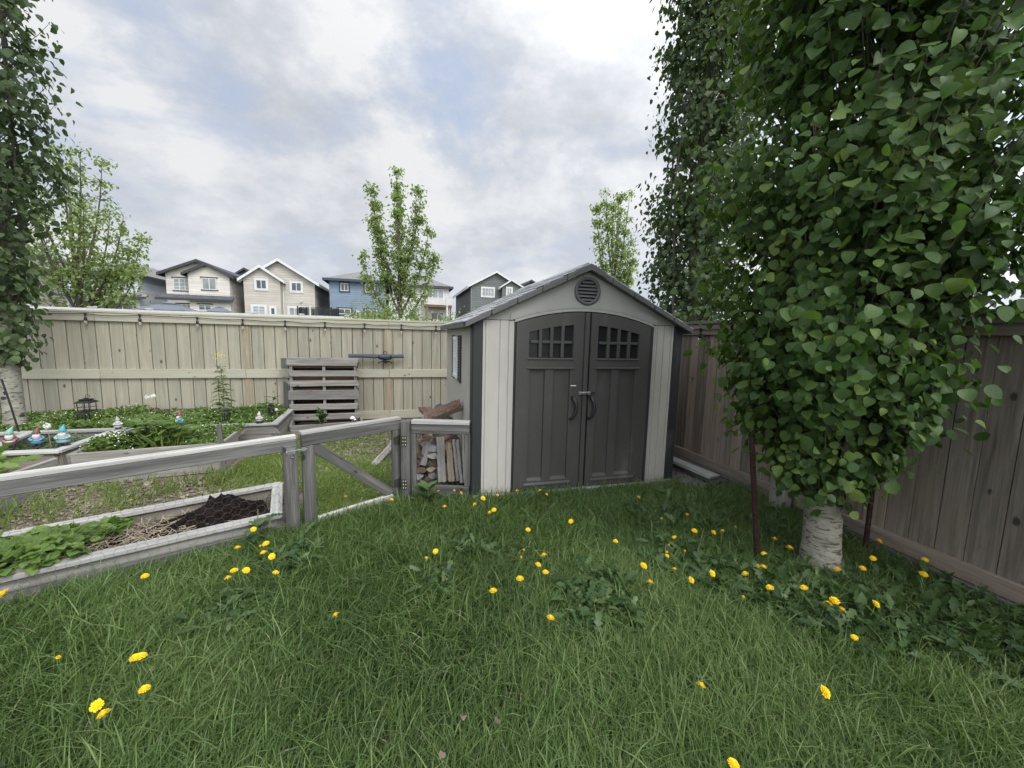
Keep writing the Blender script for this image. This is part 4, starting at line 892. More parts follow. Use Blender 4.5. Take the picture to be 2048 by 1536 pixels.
def hdoor(h, x0, x1, z0, z1, y, m):
    mb = MB(); mb.box(x0, x1, y-.06, y-.026, z0, z1); d_ = mb.build('door', m, h); mb = MB(); mb.box(x0+.16, x1-.16, y-.068, y-.061, z0+.5, z1-.16); mb.build('pane', M['glass'], d_)
def awning(h, x0, x1, y, z, dpt, rm, tm):
    mb = MB(); mb.prism([(x0, y-dpt, z), (x0, y-.03, z+.32), (x0, y-.03, z+.05), (x0, y-dpt, z-.05)], (x1-x0, 0, 0)); r = mb.build('porch_roof', rm, h); mb = MB(); mb.box(x0-.03, x1+.03, y-dpt-.04, y-dpt-.001, z-.16, z+.03); mb.build('fascia', tm, r)
def house(label, x, y=38): return thing('house', label, 'house', (x, y, 0), 'houses in the row across the lane')
HY = 38.
h = house('pinkish beige house at the far left behind the white aspen trunk', -29)
gable(h, -32, -26, HY, 11, -29, 7.4, 5.9, 5.9, S['pink'], M['shingles'], M['trim_dk']); awning(h, -31.8, -25.6, HY, 3.95, .5, M['shingles'], M['trim_dk']); window(h, -29.3, -28, 4.5, 5.5, HY, M['trim_wh'], 2, M['glass_pale']); window(h, -29.3, -27.7, 2.2, 3.4, HY, M['trim_wh'], 2)
h = house('pale blue-grey house partly behind the left young tree', -22)
hip(h, -24.1, -19.55, HY, 11, 5.55, 7.0, S['bluegrey'], M['shingles'], M['trim_dk']); awning(h, -24.3, -18.9, HY-.02, 3.95, .55, M['shingles'], M['trim_dk']); window(h, -21.4, -20.3, 4.6, 5.35, HY, M['trim_wh'], 2, M['glass'], S['charcoal']); window(h, -23.3, -22.5, 4.6, 5.35, HY, M['trim_wh'], 2, M['glass_pale'])
window(h, -21.35, -19.95, 2.1, 3.5, HY, M['trim_wh'], 2, M['glass'], M['trim_dk']); window(h, -23.4, -22.6, 2.3, 3.4, HY, M['trim_wh'], 1, M['glass'], M['trim_dk'])
h = house('cream house with dark trimmed double gables and a dark porch roof', -15.5)
gable(h, -17.75, -13.2, HY+.0, 11, -15.47, 6.95, 5.95, 5.95, S['cream'], M['shingles_dk'], M['trim_dk']); gable(h, -16.03, -13.215, HY-.55, .56, -14.70, 6.66, 5.98, 5.90, S['cream'], M['shingles_dk'], M['trim_dk'], .30)
awning(h, -18.1, -12.95, HY-.56, 3.95, .35, M['shingles_dk'], M['trim_dk']); window(h, -17.25, -16.07, 4.62, 5.55, HY, M['trim_wh'], 3, M['glass_pale'], M['trim_dk'], .10, True, sash=(.3, .62)); window(h, -15.1, -14.12, 4.72, 5.62, HY-.55, M['trim_wh'], 2, M['glass_pale'], M['trim_dk'], .10, True)
window(h, -17.15, -16.07, 2.5, 3.55, HY, M['trim_wh'], 3, M['glass_pale'], M['trim_dk'], .10, True); window(h, -15.45, -14.55, 2.6, 3.55, HY-.55, M['trim_wh'], 2, M['glass'], M['trim_dk'], .1, True, sash=(.55, .8))
h = house('tan house with white trimmed double gables beside the cream house', -9.8)
gable(h, -12.2, -7.15, HY, 10, -9.78, 7.42, 5.80, 5.80, S['tan'], M['shingles'], M['trim_wh']); gable(h, -12.26, -9.6, HY-.5, .51, -11.0, 6.75, 5.82, 5.82, S['tan'], M['shingles'], M['trim_wh'], .3)
window(h, -11.37, -10.6, 4.98, 5.72, HY-.5, M['trim_wh'], 2, M['glass'], M['trim_wh'], .13); window(h, -8.9, -8.12, 4.98, 5.70, HY, M['trim_wh'], 2, M['glass'], M['trim_wh'], .13)
window(h, -11.7, -10.78, 2.85, 3.6, HY-.5, M['trim_wh'], 2, M['glass_pale'], M['trim_wh'], .13, sash=(.35, .65)); hdoor(h, -10.5, -9.95, 1.6, 3.62, HY-.5, M['trim_wh']); window(h, -9.15, -7.85, 1.6, 3.6, HY, M['trim_wh'], 3, M['glass_pale'], M['trim_wh'], .12)
mb = MB(); mb.box(-8.22, -8.1, HY-.16, HY-.02, 4.1, 4.18); mb.tube([(-8.16, HY-.16, 4.14), (-8.16, HY-.24, 4.1)], .05, 8); mb.build('outdoor_lamp', M['trim_wh'], h); mb = MB(); mb.tube([(-9.52, HY-.12, 5.75), (-9.52, HY-.12, .2)], .045, 8); mb.build('downpipe', M['trim_wh'], h)
h = house('blue house with grey hipped roof and navy window trim', -3.7)
hip(h, -5.95, -1.35, HY, 10, 6.12, 7.25, S['blue'], M['shingles'], M['trim_navy'])
window(h, -5.05, -4.42, 5.2, 5.88, HY, M['trim_wh'], 2, M['glass'], M['trim_navy']); window(h, -3.05, -2.2, 5.18, 5.86, HY, M['trim_wh'], 2, M['glass'], M['trim_navy']); window(h, -5.3, -4.25, 3.2, 3.68, HY, M['trim_wh'], 2, M['glass'], M['trim_navy']); hdoor(h, -3.95, -3.48, 1.6, 3.62, HY, M['trim_wh']); window(h, -3.1, -2.05, 1.6, 3.68, HY, M['trim_wh'], 2, M['glass'], M['trim_navy'])
h = house('pale grey hip roofed house with balcony posts behind the middle young tree', 2)
hip(h, -.35, 4.35, HY+.4, 10, 6.02, 7.3, S['pale'], M['shingles'], M['trim_dk'], .35)
window(h, 2.3, 3.85, 4.98, 5.82, HY+.4, M['trim_wh'], 3, M['glass_pale'], None); window(h, .3, 1.1, 4.98, 5.8, HY+.4, M['trim_wh'], 2, M['glass']); window(h, 2.7, 3.85, 1.7, 3.72, HY+.4, M['trim_wh'], 2, M['glass']); window(h, .75, 1.45, 1.7, 3.7, HY+.4, M['trim_wh'], 2, M['glass_pale'])
mb = MB(); mb.box(2.05, 4.5, HY-.8, HY+.36, 4.10, 4.3); b = mb.build('balcony', M['brown_post'], h); mb = MB(); mb.box(2.05, 4.5, HY-.85, HY+.3, 4.303, 4.85); mb.build('bay', S['pale'], h)
for x in (2.1, 4.3): mb = MB(); mb.box(x, x+.14, HY-.75, HY-.6, 0, 4.098); mb.build('porch_post', M['brown_post'], h)
h = house('dark green-grey gabled house with white trim beside the shed roof', 8.8)
gable(h, 6.4, 11.2, HY, 11, 8.76, 7.6, 6.3, 6.3, S['green'], M['shingles'], M['trim_wh'], .35, 0, .16); gable(h, 9.25, 11.2, HY-.6, .61, 10.1, 6.85, 6.28, 6.28, S['green'], M['shingles'], M['trim_wh'], .25, 0, .14)
window(h, 7.42, 8.58, 5.36, 6.15, HY, M['trim_wh'], 4, M['glass_pale'], M['trim_wh'], .1, sash=(.5,)); window(h, 9.7, 10.2, 5.46, 6.2, HY-.6, M['trim_wh'], 2, M['glass_pale'], M['trim_wh'], .08, sash=(.5,))
for lab, x0, x1, y, ez, pz in (('dark roofed house further back seen beside the shed roof peak', 12.6, 18.4, 48, 6.9, 8.5), ('small dark roof peeking between the cream and tan houses', -17.6, -14.0, 49, 6.7, 8.0)):
    h = thing('house', lab, 'house', (x0, y, 0)); gable(h, x0, x1, y, 8, (x0+x1)/2, pz, ez, ez, S['charcoal'], M['shingles_dk'], M['trim_dk'])
# things in the yards over there
def gazebo(x, y, z, r, rise, label):
    t = thing('gazebo', label, 'gazebo', (x, y, 0)); q = r
    mb = MB(); mb.add([(x-q, y-q, z), (x+q, y-q, z), (x+q, y+q, z), (x-q, y+q, z), (x-q*.25, y-q*.25, z+rise*.72), (x+q*.25, y-q*.25, z+rise*.72), (x+q*.25, y+q*.25, z+rise*.72), (x-q*.25, y+q*.25, z+rise*.72)], [(0, 1, 5, 4), (1, 2, 6, 5), (2, 3, 7, 6), (3, 0, 4, 7), (3, 2, 1, 0), (4, 5, 6, 7)])
    mb.add([(x-q*.3, y-q*.3, z+rise*.78), (x+q*.3, y-q*.3, z+rise*.78), (x+q*.3, y+q*.3, z+rise*.78), (x-q*.3, y+q*.3, z+rise*.78), (x, y, z+rise)], [(0, 1, 4), (1, 2, 4), (2, 3, 4), (3, 0, 4), (3, 2, 1, 0)]); mb.build('canopy', M['slate'], t)
    for a in (-1, 1):
        for b in (-1, 1): m = MB(); m.box(x+a*q*.92-.05, x+a*q*.92+.05, y+b*q*.92-.05, y+b*q*.92+.05, 0, z); m.build('post', M['black_metal'], t)
gazebo(-13.0, 28, 2.62, 1.25, .52, 'wide low dark gazebo roof just above the back fence in front of cream house'); gazebo(-10.5, 28, 2.65, .62, .36, 'small pointed dark gazebo roof just above the back fence')
tr = thing('trampoline', 'trampoline enclosure with dark net and poles showing above the back fence', 'trampoline', (-4.7, 26, 0)); TC = (-4.75, 26.3); TR = 1.05
nm = N('net'); nt = n_net = nm.prin((.03, .03, .033), .8, .2)
mb = MB(); P = [(TC[0]+TR*math.cos(a), TC[1]+TR*math.sin(a)) for a in np.linspace(0, 2*math.pi, 33)]
for a, b in zip(P[:-1], P[1:]):
    for i in range(7):
        q = i/7; x, y = a[0]+(b[0]-a[0])*q, a[1]+(b[1]-a[1])*q; mb.box(x-.006, x+.006, y-.006, y+.006, .9, 3.0)
for i in range(34): mb.tube([(p[0], p[1], .9+2.1*i/33) for p in P], .006, 3, cap=False)
mb.build('net', nt, tr)
for a in np.linspace(.3, 2*math.pi+.3, 7)[:-1]: m = MB(); m.tube([(TC[0]+(TR+.06)*math.cos(a), TC[1]+(TR+.06)*math.sin(a), 0), (TC[0]+(TR+.06)*math.cos(a), TC[1]+(TR+.06)*math.sin(a), 3.08)], .035, 8); m.build('pole', M['trim_wh'] if abs(a-4.4) < .5 else M['black_metal'], tr)
m = MB(); m.lathe((TC[0], TC[1], .82), [(TR, 0), (TR, .06)], 24); m.build('mat', M['black_metal'], tr)
wf = thing('lane_fence', 'white rail fence with small post caps showing just above the back fence', 'fence', (0, 12.2, 0))
m = MB(); m.box(-11, 4.5, 12.2, 12.26, 1.955, 2.05); m.box(-11, 4.5, 12.2, 12.25, .5, .62); m.build('rail', M['trim_wh'], wf)
for i in range(14):
    m = MB(); x = -10.8+i*1.16; m.box(x, x+.09, 12.19, 12.28, 0, 2.065); m.box(x-.015, x+.105, 12.175, 12.295, 2.0655, 2.09); m.build('post', M['trim_wh'], wf)
pt = MB(); pt.tube([(1.53, 14, 0), (1.52, 14, 2.65)], .035, 8); pt.box(1.47, 1.57, 13.96, 14.04, 2.6, 2.9); tag(pt.build('marker_post', M['trim_wh'], loc=(1.5, 14, 0)), 'white utility marker post beside the middle young tree', 'post')

# ------------------------------------------------------------------ trees
def interp(z, tab): return np.interp(z, [a for a, b in tab], [b for a, b in tab])
def bez(p, q, bend, n=6):
    p, q = Vector(p), Vector(q); m = p.lerp(q, .5)+Vector(bend); return [p*(1-t)**2+m*2*t*(1-t)+q*t*t for t in np.linspace(0, 1, n)]
def aspen(label, base, H, Rtab, r0, ncl, nleaf, size, tmpl, mat, lean=(0, 0), nst=5, split=.9, clip=None, csz=.14, zlow=.6, bias=.55, gapf=1.0, seed=1, asym=0., adir=2.2):
    rng = np.random.default_rng(seed); rs = random.Random(seed); b = Vector(base)
    t = thing('aspen_tree', label, 'tree', base); mb = MB()
    def axis(z): return Vector((b.x+lean[0]*z+.03*math.sin(z*1.7+seed), b.y+lean[1]*z+.03*math.sin(z*1.3+2*seed), b.z+z))
    zs = np.linspace(0, H*.97, 26); rad = [r0*(1.28 if z < .01 else 1.)*(1-z/H)**.85+.006 for z in zs]
    zs = np.concatenate([[-.1, .0, .08, .2], zs[1:]]); rad = [r0*1.9, r0*1.52, r0*1.18, r0*1.04]+rad[1:]
    mb.tube([axis(z) for z in zs], rad, 18)
    stems = []
    for i in range(nst):
        a = 2*math.pi*i/nst+rs.uniform(-.4, .4)+seed; z0 = split*rs.uniform(.75, 1.7); z1 = H*rs.uniform(.45, .85); rr = interp(z0+1.2, Rtab)*rs.uniform(.3, .55)
        P = [axis(z0)+Vector((0, 0, -.1)), axis(z0+.25)+Vector((math.cos(a), math.sin(a), 0))*(rr*.45), axis(z0+.9)+Vector((math.cos(a), math.sin(a), 0))*rr, axis((z0+.9+z1)/2)+Vector((math.cos(a), math.sin(a), 0))*rr*1.15, axis(z1)+Vector((math.cos(a), math.sin(a), 0))*rr*.9]
        mb.tube(P, [r0*.26, r0*.24, r0*.19, r0*.12, .006], 10, mi=1)
    z = rng.uniform(0, 1, ncl*3)**.9*(H-zlow)+zlow; ph = rng.uniform(0, 2*np.pi, ncl*3); R_ = interp(z, Rtab)*(rng.uniform(.12, 1, ncl*3)**bias)
    lump = .5+.5*np.sin(ph*3+z*2.3+seed)*np.sin(z*3.7-ph*2+seed*2); keep = rng.random(ncl*3) < (.2+.8*lump)*gapf
    R_ = R_*(.86+.2*lump)*(1+asym*np.cos(ph-adir)*np.clip((2.3-z)/1.0, 0, 1)); z, ph, R_ = z[keep][:ncl], ph[keep][:ncl], R_[keep][:ncl]
    LP = []; LO = []
    for zz, p, r_ in zip(z, ph, R_):
        ax = axis(zz); e = ax+Vector((math.cos(p)*r_, math.sin(p)*r_, 0))
        if clip and not clip(np.array([e]))[0]: continue
        s0 = axis(max(zlow*.6, zz-.35-r_*.6)); P = bez(s0, e, (math.cos(p)*r_*.12, math.sin(p)*r_*.12, -.10))
        mb.tube(P, [.006, .0055, .005, .004, .003, .002], 5, cap=False, mi=1)
        k = max(4, int(nleaf*rs.uniform(.6, 1.4))); tt = rng.uniform(.5, 1.02, k)**.7; A = np.array([list(q) for q in P]); idx = np.clip(tt*5, 0, 4.999); i0 = idx.astype(int); f = (idx-i0)[:, None]
        c = A[i0]*(1-f)+A[np.minimum(i0+1, 5)]*f+rng.normal(0, csz*.62, (k, 3)); LP.append(c); o = c-np.array(ax); o[:, 2] = 0; LO.append(unit(o+1e-4))
    P = np.concatenate(LP); O = np.concatenate(LO)
    if clip: ok = clip(P); P, O = P[ok], O[ok]
    m_ = len(P); dire = O*.45+np.array([0, 0, -.75])+rng.normal(0, .42, (m_, 3)); nor = O*.75+np.array([0, 0, .62])+rng.normal(0, .42, (m_, 3))
    s_, d_, n_ = frames(dire, nor)
    rn = np.clip(rng.beta(2, 2.4, m_)+(rng.random(m_) < .05)*.45, 0, 1)
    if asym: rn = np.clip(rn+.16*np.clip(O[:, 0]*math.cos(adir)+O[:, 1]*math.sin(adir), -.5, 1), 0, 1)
    n_ = n_*rng.uniform(.1, 2.6, m_)[:, None]; s_ = s_*rng.uniform(.78, 1.12, m_)[:, None]
    mb.build('trunk', [M['bark'], M['twig']], t, True)
    scatter('crown', *tmpl, P, s_, d_, n_, size*np.clip(rng.normal(1., .22, m_), .4, 1.45), mat, t, rn)
    # fine petioles are too thin to see; leaves hang straight from their twigs
    return t
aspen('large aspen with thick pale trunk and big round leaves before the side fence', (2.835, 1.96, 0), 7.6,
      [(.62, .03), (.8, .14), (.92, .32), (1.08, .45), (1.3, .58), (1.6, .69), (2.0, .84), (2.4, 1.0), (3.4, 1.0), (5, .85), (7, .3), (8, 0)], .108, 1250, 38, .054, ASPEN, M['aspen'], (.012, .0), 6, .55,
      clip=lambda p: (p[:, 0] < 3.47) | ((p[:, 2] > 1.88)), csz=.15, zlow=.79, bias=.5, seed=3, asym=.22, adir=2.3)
aspen('tall slender aspen rising behind the shed beyond the side fence', (4.32, 5.25, 0), 10.5, [(.6, .3), (1.2, .7), (2, .84), (3.5, .88), (6, .86), (8.5, .65), (10.5, .05)], .10, 820, 34, .066, ASPEN_FAR, M['aspen_far'], (0, 0), 5, 1.0,
      clip=lambda p: p[:, 0] > 3.62, csz=.19, zlow=.9, bias=.6, gapf=1.1, seed=5)
aspen('tall aspen with white trunk standing in the back bed at the left edge', (-4.93, 6.72, .2), 9.5, [(.9, .1), (1.3, .26), (1.8, .26), (2.3, .40), (3.0, .60), (4, .66), (6, .6), (8, .4), (9.5, .05)], .098, 420, 25, .072, ASPEN_FAR, M['aspen_far'], (.03, 0), 5, 1.2,
      clip=lambda p: p[:, 1] < 9, csz=.16, zlow=1.15, bias=.6, gapf=.95, seed=9)

def youngtree(label, base, H, W, seed, limbs, nleaf=2600, size=.075):
    rng = np.random.default_rng(seed); rs = random.Random(seed); b = Vector(base); t = thing('young_tree', label, 'tree', base); mb = MB(); LP = []
    mb.tube([b+Vector((0, 0, -.1)), b+Vector((.02, 0, H*.25)), b+Vector((-.02, 0, H*.5)), b+Vector((.03, 0, H*.95))], [.085, .07, .05, .008], 10)
    for i, (a, z0, z1, rr) in enumerate(limbs):
        o = Vector((math.cos(a), math.sin(a)*.9, 0)); p0 = b+Vector((0, 0, z0*H)); p1 = b+o*rr*W+Vector((0, 0, z1*H)); P = bez(p0, p1, o*rr*W*.28+Vector((0, 0, -.02*H)), 9)
        mb.tube(P, list(np.linspace(.04, .006, 9)), 7, cap=False)
        for j in range(40):
            q = rs.uniform(.18, 1.0); c = P[min(8, int(q*8.99))]; ln = (1.12-q*.75)*W*.42*rs.uniform(.5, 1.1); u = Vector((rs.gauss(0, 1), rs.gauss(0, 1), rs.gauss(.35, .5))).normalized(); e = c+u*ln; T = bez(c, e, (0, 0, .05), 4); mb.tube(T, [.010, .008, .006, .003], 4, cap=False)
            k = int(nleaf/(len(limbs)*40)*rs.uniform(.5, 1.5)); A = np.array([list(x) for x in T]); f = rng.uniform(.3, 1.05, k)[:, None]; LP.append(A[0]*(1-f)+A[3]*f+rng.normal(0, .075, (k, 3)))
    P = np.concatenate(LP); m_ = len(P); O = rng.normal(0, 1, (m_, 3)); dire = O*.8+np.array([0, 0, -.55]); nor = rng.normal(0, .6, (m_, 3))+np.array([0, 0, .8]); s_, d_, n_ = frames(dire, nor)
    mb.build('trunk', M['dark_bark'], t, True); scatter('crown', *OVAL, P, s_, d_, n_, size*1.3*rng.uniform(.7, 1.3, m_), M['young'], t)
    return t
youngtree('light green young tree with wide crown at the left beyond the back fence', (-8.1, 13.2, 0), 6.0, 1.25, 21, [(.2, .25, .66, 1.1), (2.9, .24, .62, 1.05), (1.3, .3, .8, .9), (4.2, .3, .85, .7), (5.4, .36, .74, 1.0), (.0, .42, .95, .6), (3.3, .42, .9, .55), (2.3, .5, 1.0, .3), (5.9, .5, .98, .35), (3.1, .22, .48, 1.15), (6.1, .22, .52, 1.15), (.1, .3, .75, .85), (.35, .33, .60, .85), (2.7, .3, .72, .8)], 7000, .07)
youngtree('light green young tree with upright forked crown behind the middle of the back fence', (-.03, 13.2, 0), 6.5, .95, 22, [(.1, .28, .62, 1.15), (3.1, .27, .60, 1.15), (3.2, .38, .90, .85), (2.9, .42, .84, .75), (.0, .4, .92, .55), (.3, .5, .90, .72), (1.6, .4, .9, .4), (4.6, .36, .86, .5), (2.0, .5, 1.0, .18), (.2, .34, .74, .95), (3.3, .33, .72, .7)], 7400, .07)
youngtree('slender light green young tree behind the shed roof', (7.6, 13.5, 0), 7.2, .95, 23, [(.2, .3, .72, .7), (3.0, .36, .86, .85), (1.5, .4, .9, .5), (4.4, .4, .9, .5), (2.9, .5, .95, .5), (.1, .45, .96, .5), (2.2, .3, .7, .6), (5.6, .3, .66, .7)], 5200)
def bushes():
    P = []
    for x, z, s in ((-.9, 2.0, .35), (-.4, 2.0, .3), (.5, 1.95, .3), (1.3, 1.95, .25), (2.05, 2.0, .3), (2.5, 1.95, .3)):
        k = int(900*s); q = RNG.normal(0, .42, (k, 3))*s*1.6; q[:, 2] = np.abs(q[:, 2]); P.append(q+np.array([x, 11.6, z-.1*0-.1]))
        k = 900; q = np.stack([RNG.normal(0, s*.7, k), RNG.normal(0, s*.7, k), RNG.uniform(0, z, k)], 1); P.append(q+np.array([x, 11.6, 0]))
    P = np.concatenate(P); n_ = len(P); s_, d_, nn = frames(RNG.normal(0, .6, (n_, 3))+np.array([0, 0, .6]), RNG.normal(0, 1, (n_, 3)))
    tag(scatter('far_bushes', *OVAL, P, s_, d_, nn, RNG.uniform(.05, .1, n_), M['young']), kind='stuff')
bushes()

# ------------------------------------------------------------------ lawn grass
def sm(x, y, s=1.): return (np.sin(x*2.1*s+1.3)*np.cos(y*1.7*s-.6)+np.sin(x*.9*s-y*1.3*s+2)+.6*np.sin(x*4.3*s+y*3.1*s))/2.6
def blades(name, xy, Lmin, Lmax, wid, mat, lean=1.0, comb=.9, rngseed=1, zbase=0., bright=0.):
    rng = np.random.default_rng(rngseed); n_ = len(xy); x, y = xy[:, 0], xy[:, 1]
    th = sm(x, y, .8)*2.6+sm(y, x, 2.2)*1.2+rng.normal(0, comb, n_); L = rng.uniform(Lmin, Lmax, n_)*(1+.28*sm(x, y, 1.6))
    k = np.clip(rng.normal(.62, .3, n_)*lean, .05, 1.25); dx, dy = np.cos(th), np.sin(th); wv = wid*rng.uniform(.5, 1.6, n_); tw = rng.normal(0, .7, n_)
    px_, py_ = -np.sin(th+tw), np.cos(th+tw)
    rows = []
    for t, wf_ in ((0, .75), (.38, 1.), (.72, .75)):
        h = L*k*t**2*.95; zz = L*(t-.42*k*t**2.2)
        cx_, cy_ = x+dx*h, y+dy*h
        for sg in (-.5, .5): rows.append(np.stack([cx_+px_*wv*wf_*sg, cy_+py_*wv*wf_*sg, zbase+zz], 1))
    h = L*k*.95; rows.append(np.stack([x+dx*h, y+dy*h, zbase+L*(1-.42*k)], 1))
    v = np.stack(rows, 1).reshape(-1, 3); fl = np.array([0, 1, 3, 2, 2, 3, 5, 4, 4, 5, 6]); fs = np.array([0, 4, 8]); ft = np.array([4, 4, 3])
    loops = (fl[None]+(np.arange(n_)*7)[:, None]).ravel(); ls = (fs[None]+(np.arange(n_)*11)[:, None]).ravel(); lt = np.tile(ft, n_)
    rn = np.clip(rng.beta(2, 3, n_)+bright+.2*sm(x, y, 1.1)+.1*sm(y, x, 3.1), 0, 1); rn = np.where(rng.random(n_) < .03, .97, rn)
    o = raw_mesh(name, v, loops, ls, lt, mat, None, {'rnd': np.repeat(rn, 7)}); return tag(o, kind='stuff')
rng = np.random.default_rng(11); NG = 420000
x = rng.uniform(-4.4, 3.5, NG); y = rng.uniform(-.6, 4.0, NG); dist = np.hypot(x, y); az = np.degrees(np.arctan2(x, y))
keep = (y < lowline(x)-.035) & (dist > .75) & (az > -68) & (az < 84) & (rng.random(NG) < np.clip(1.25-.10*dist+.15*sm(x, y, 1.9), .35, 1))
keep &= np.hypot(x-2.835, y-1.96) > .15
keep &= ~((np.hypot((x-2.85)/1.05, (y-1.75)/.62) < 1) & (rng.random(NG) < .35))
blades('lawn_grass', np.stack([x, y], 1)[keep], .06, .15, .0042, M['grass'], 1., 1.3)
keep2 = keep & (rng.random(NG) < .11); blades('long_grass_strands', np.stack([x, y], 1)[keep2]+rng.normal(0, .01, (keep2.sum(), 2)), .12, .23, .0038, M['grass'], 1.35, 2.2, 4, 0., .22)
kd = keep & (rng.random(NG) < .022); blades('dry_grass', np.stack([x, y], 1)[kd], .05, .13, .0036, M['straw'], 1.3, 2.6, 8)
# short brighter grass inside the garden
NG = 260000; x = rng.uniform(-1.9, .55, NG); y = rng.uniform(3.4, 6.8, NG); dn = np.exp(-((x+.62)/.48)**4-((y-4.25)/.85)**4)*1.1+.8*np.exp(-((x+1.4)/.35)**2-((y-5.2)/.7)**2)+.06
keep = (y > lowline(x)+.03) & (rng.random(NG) < dn*1.2*(1+.5*sm(x, y, 3))) & ~((x < -.9) & (y < 4.25)) & ~((x > .02) & (y > 3.8))
blades('garden_grass', np.stack([x, y], 1)[keep], .025, .06, .007, M['clover'], 1.1, 1.6, 5, 0., .12)
NG = 12000; x = rng.uniform(-3.4, -.9, NG); y = rng.uniform(3.3, 5.0, NG); f0 = lowline(x)+.72
keep = (y > f0) & (y < 4.95) & (rng.random(NG) < .10+.75*np.clip(sm(x, y, 3.2), 0, 1))
blades('garden_weed_grass', np.stack([x, y], 1)[keep], .06, .22, .006, M['clover'], .8, 1.2, 6)
# bark chips and straw
def chips(name, n_, fx, size, mat, flat=.25, el=(1, .35, .12), seed=3):
    rng = np.random.default_rng(seed); P = fx(rng, n_); n_ = len(P); d0 = rng.normal(0, 1, (n_, 3)); d0[:, 2] *= flat; nr = rng.normal(0, .4, (n_, 3))+np.array([0, 0, 1]); s_, d_, nn = frames(d0, nr)
    V = [(a*el[1]/2, b*el[0]/2, c*el[2]/2) for a in (-1, 1) for b in (-1, 1) for c in (-1, 1)]; F = [(0, 1, 3, 2), (4, 6, 7, 5), (0, 4, 5, 1), (2, 3, 7, 6), (0, 2, 6, 4), (1, 5, 7, 3)]
    o = scatter(name, V, F, P, s_, d_, nn, size*rng.uniform(.4, 1.4, n_), mat); return tag(o, kind='stuff')
def fgarden(rng, n_):
    x = rng.uniform(-3.4, .6, n_); y = rng.uniform(3.2, 7.0, n_); k = (y > lowline(x)+.06) & ~((x < -1.78) & (y > 4.9)) & (rng.random(n_) < (.75+.4*sm(x, y, 2.5))*(1-.93*np.exp(-((x+.62)/.5)**4-((y-4.2)/.8)**4))); return np.stack([x, y, rng.uniform(.002, .02, n_)], 1)[k]
chips('bark_chips', 15000, fgarden, .05, M['chips'])
def fstraw(rng, n_):
    u = rng.normal(.85, .2, n_); v = rng.uniform(.04, .56, n_); p = np.array(bq[1])-np.array(aF)*u[:, None]-np.array(nF)*v[:, None]; p[:, 2] = .09+rng.uniform(0, .035, n_); return p
chips('dry_straw', 560, fstraw, .07, M['straw'], .35, (1, .07, .06), 4)
def fgrav(rng, n_):
    x = rng.uniform(2.96, 3.46, n_); y = rng.uniform(3.15, 6, n_); return np.stack([x, y, rng.uniform(.0, .012, n_)], 1)[(y > 3.38-.1*np.sin(x*9))]
chips('gravel', 5000, fgrav, .022, M['gravel'], .3, (1, .8, .6), 8)
def flit(rng, n_):
    a = rng.uniform(0, 6.28, n_); r_ = rng.uniform(.12, .5, n_); return np.stack([2.6+r_*np.cos(a)*1.2, 2.0+r_*np.sin(a)*.8, rng.uniform(.0, .02, n_)], 1)
chips('tree_litter', 900, flit, .035, M['chips'], .3, (1, .4, .1), 9)

# ------------------------------------------------------------------ broadleaf cover, weeds, flowers
def cover(name, n_, fx, tmpl, size, mat, h, parent=None, updir=.35, seed=2, blos=0):
    rng = np.random.default_rng(seed); P, hh = fx(rng, n_); n_ = len(P); P = P.copy(); P[:, 2] += rng.uniform(.15, 1, n_)**.6*h*hh
    d0 = rng.normal(0, 1, (n_, 3)); d0[:, 2] = rng.normal(updir, .35, n_); nr = rng.normal(0, .45, (n_, 3))+np.array([0, 0, .9]); s_, d_, nn = frames(d0, nr)
    o = scatter(name, *tmpl, P, s_, d_, nn, size*rng.uniform(.6, 1.35, n_), mat); tag(o, kind='stuff')
    if blos:
        Q, hh = fx(rng, blos); Q = Q.copy(); Q[:, 2] += h*hh*1.04+rng.uniform(0, .025, len(Q)); k = len(Q); s_, d_, nn = frames(rng.normal(0, 1, (k, 3))*np.array([1, 1, .3]), rng.normal(0, .3, (k, 3))+np.array([0, 0, 1]))
        c = [(0, 0, .3)]+[(math.cos(a)*.5, math.sin(a)*.5, 0) for a in np.linspace(0, 2*math.pi, 7)[:-1]]
        scatter('blossoms', c, [(0, i, i % 6+1) for i in range(1, 7)], Q, s_, d_, nn, rng.uniform(.008, .017, k), M['petal_w'], o)
    return o
def hum(x, y): return np.clip(.65+.45*sm(x, y, 3.3), .2, 1.2)
def fback(rng, n_):
    x = rng.uniform(-6.1, -1.83, n_); y = rng.uniform(6.30, 7.55, n_); k = np.hypot(x+4.93, y-6.72) > .13; x, y = x[k], y[k]; return np.stack([x, y, np.full(len(x), .20)], 1), hum(x, y)
cover('flowering_ground_cover', 17000, fback, OVAL, .05, M['cover'], .19, seed=12, blos=420)
def falys(rng, n_):
    x = rng.normal(-3.0, .17, n_); y = rng.normal(5.22, .14, n_); k = (x > -3.2) & (y > 4.95); x, y = x[k], y[k]; return np.stack([x, y, np.full(len(x), .26)], 1), np.clip(1.25-((x+3.0)/.32)**2-((y-5.2)/.34)**2, .1, 1)
cover('white_flower_patch', 1700, falys, OVAL, .045, M['cover'], .17, seed=13, blos=190)
def fmid(rng, n_):
    x = rng.uniform(-2.75, -2.05, n_); y = rng.uniform(5.1, 6.1, n_); return np.stack([x, y, np.full(n_, .25)], 1), hum(x, y)
cover('bed_weeds', 1500, fmid, OVAL, .05, M['cover'], .12, seed=14, blos=40)
def fkey(rng, n_):
    x = rng.uniform(-4.25, -3.55, n_); y = rng.uniform(5.26, 6.1, n_); return np.stack([x, y, np.full(n_, .16)], 1), hum(x, y)
cover('bed_weeds', 900, fkey, OVAL, .05, M['weed'], .12, seed=15)
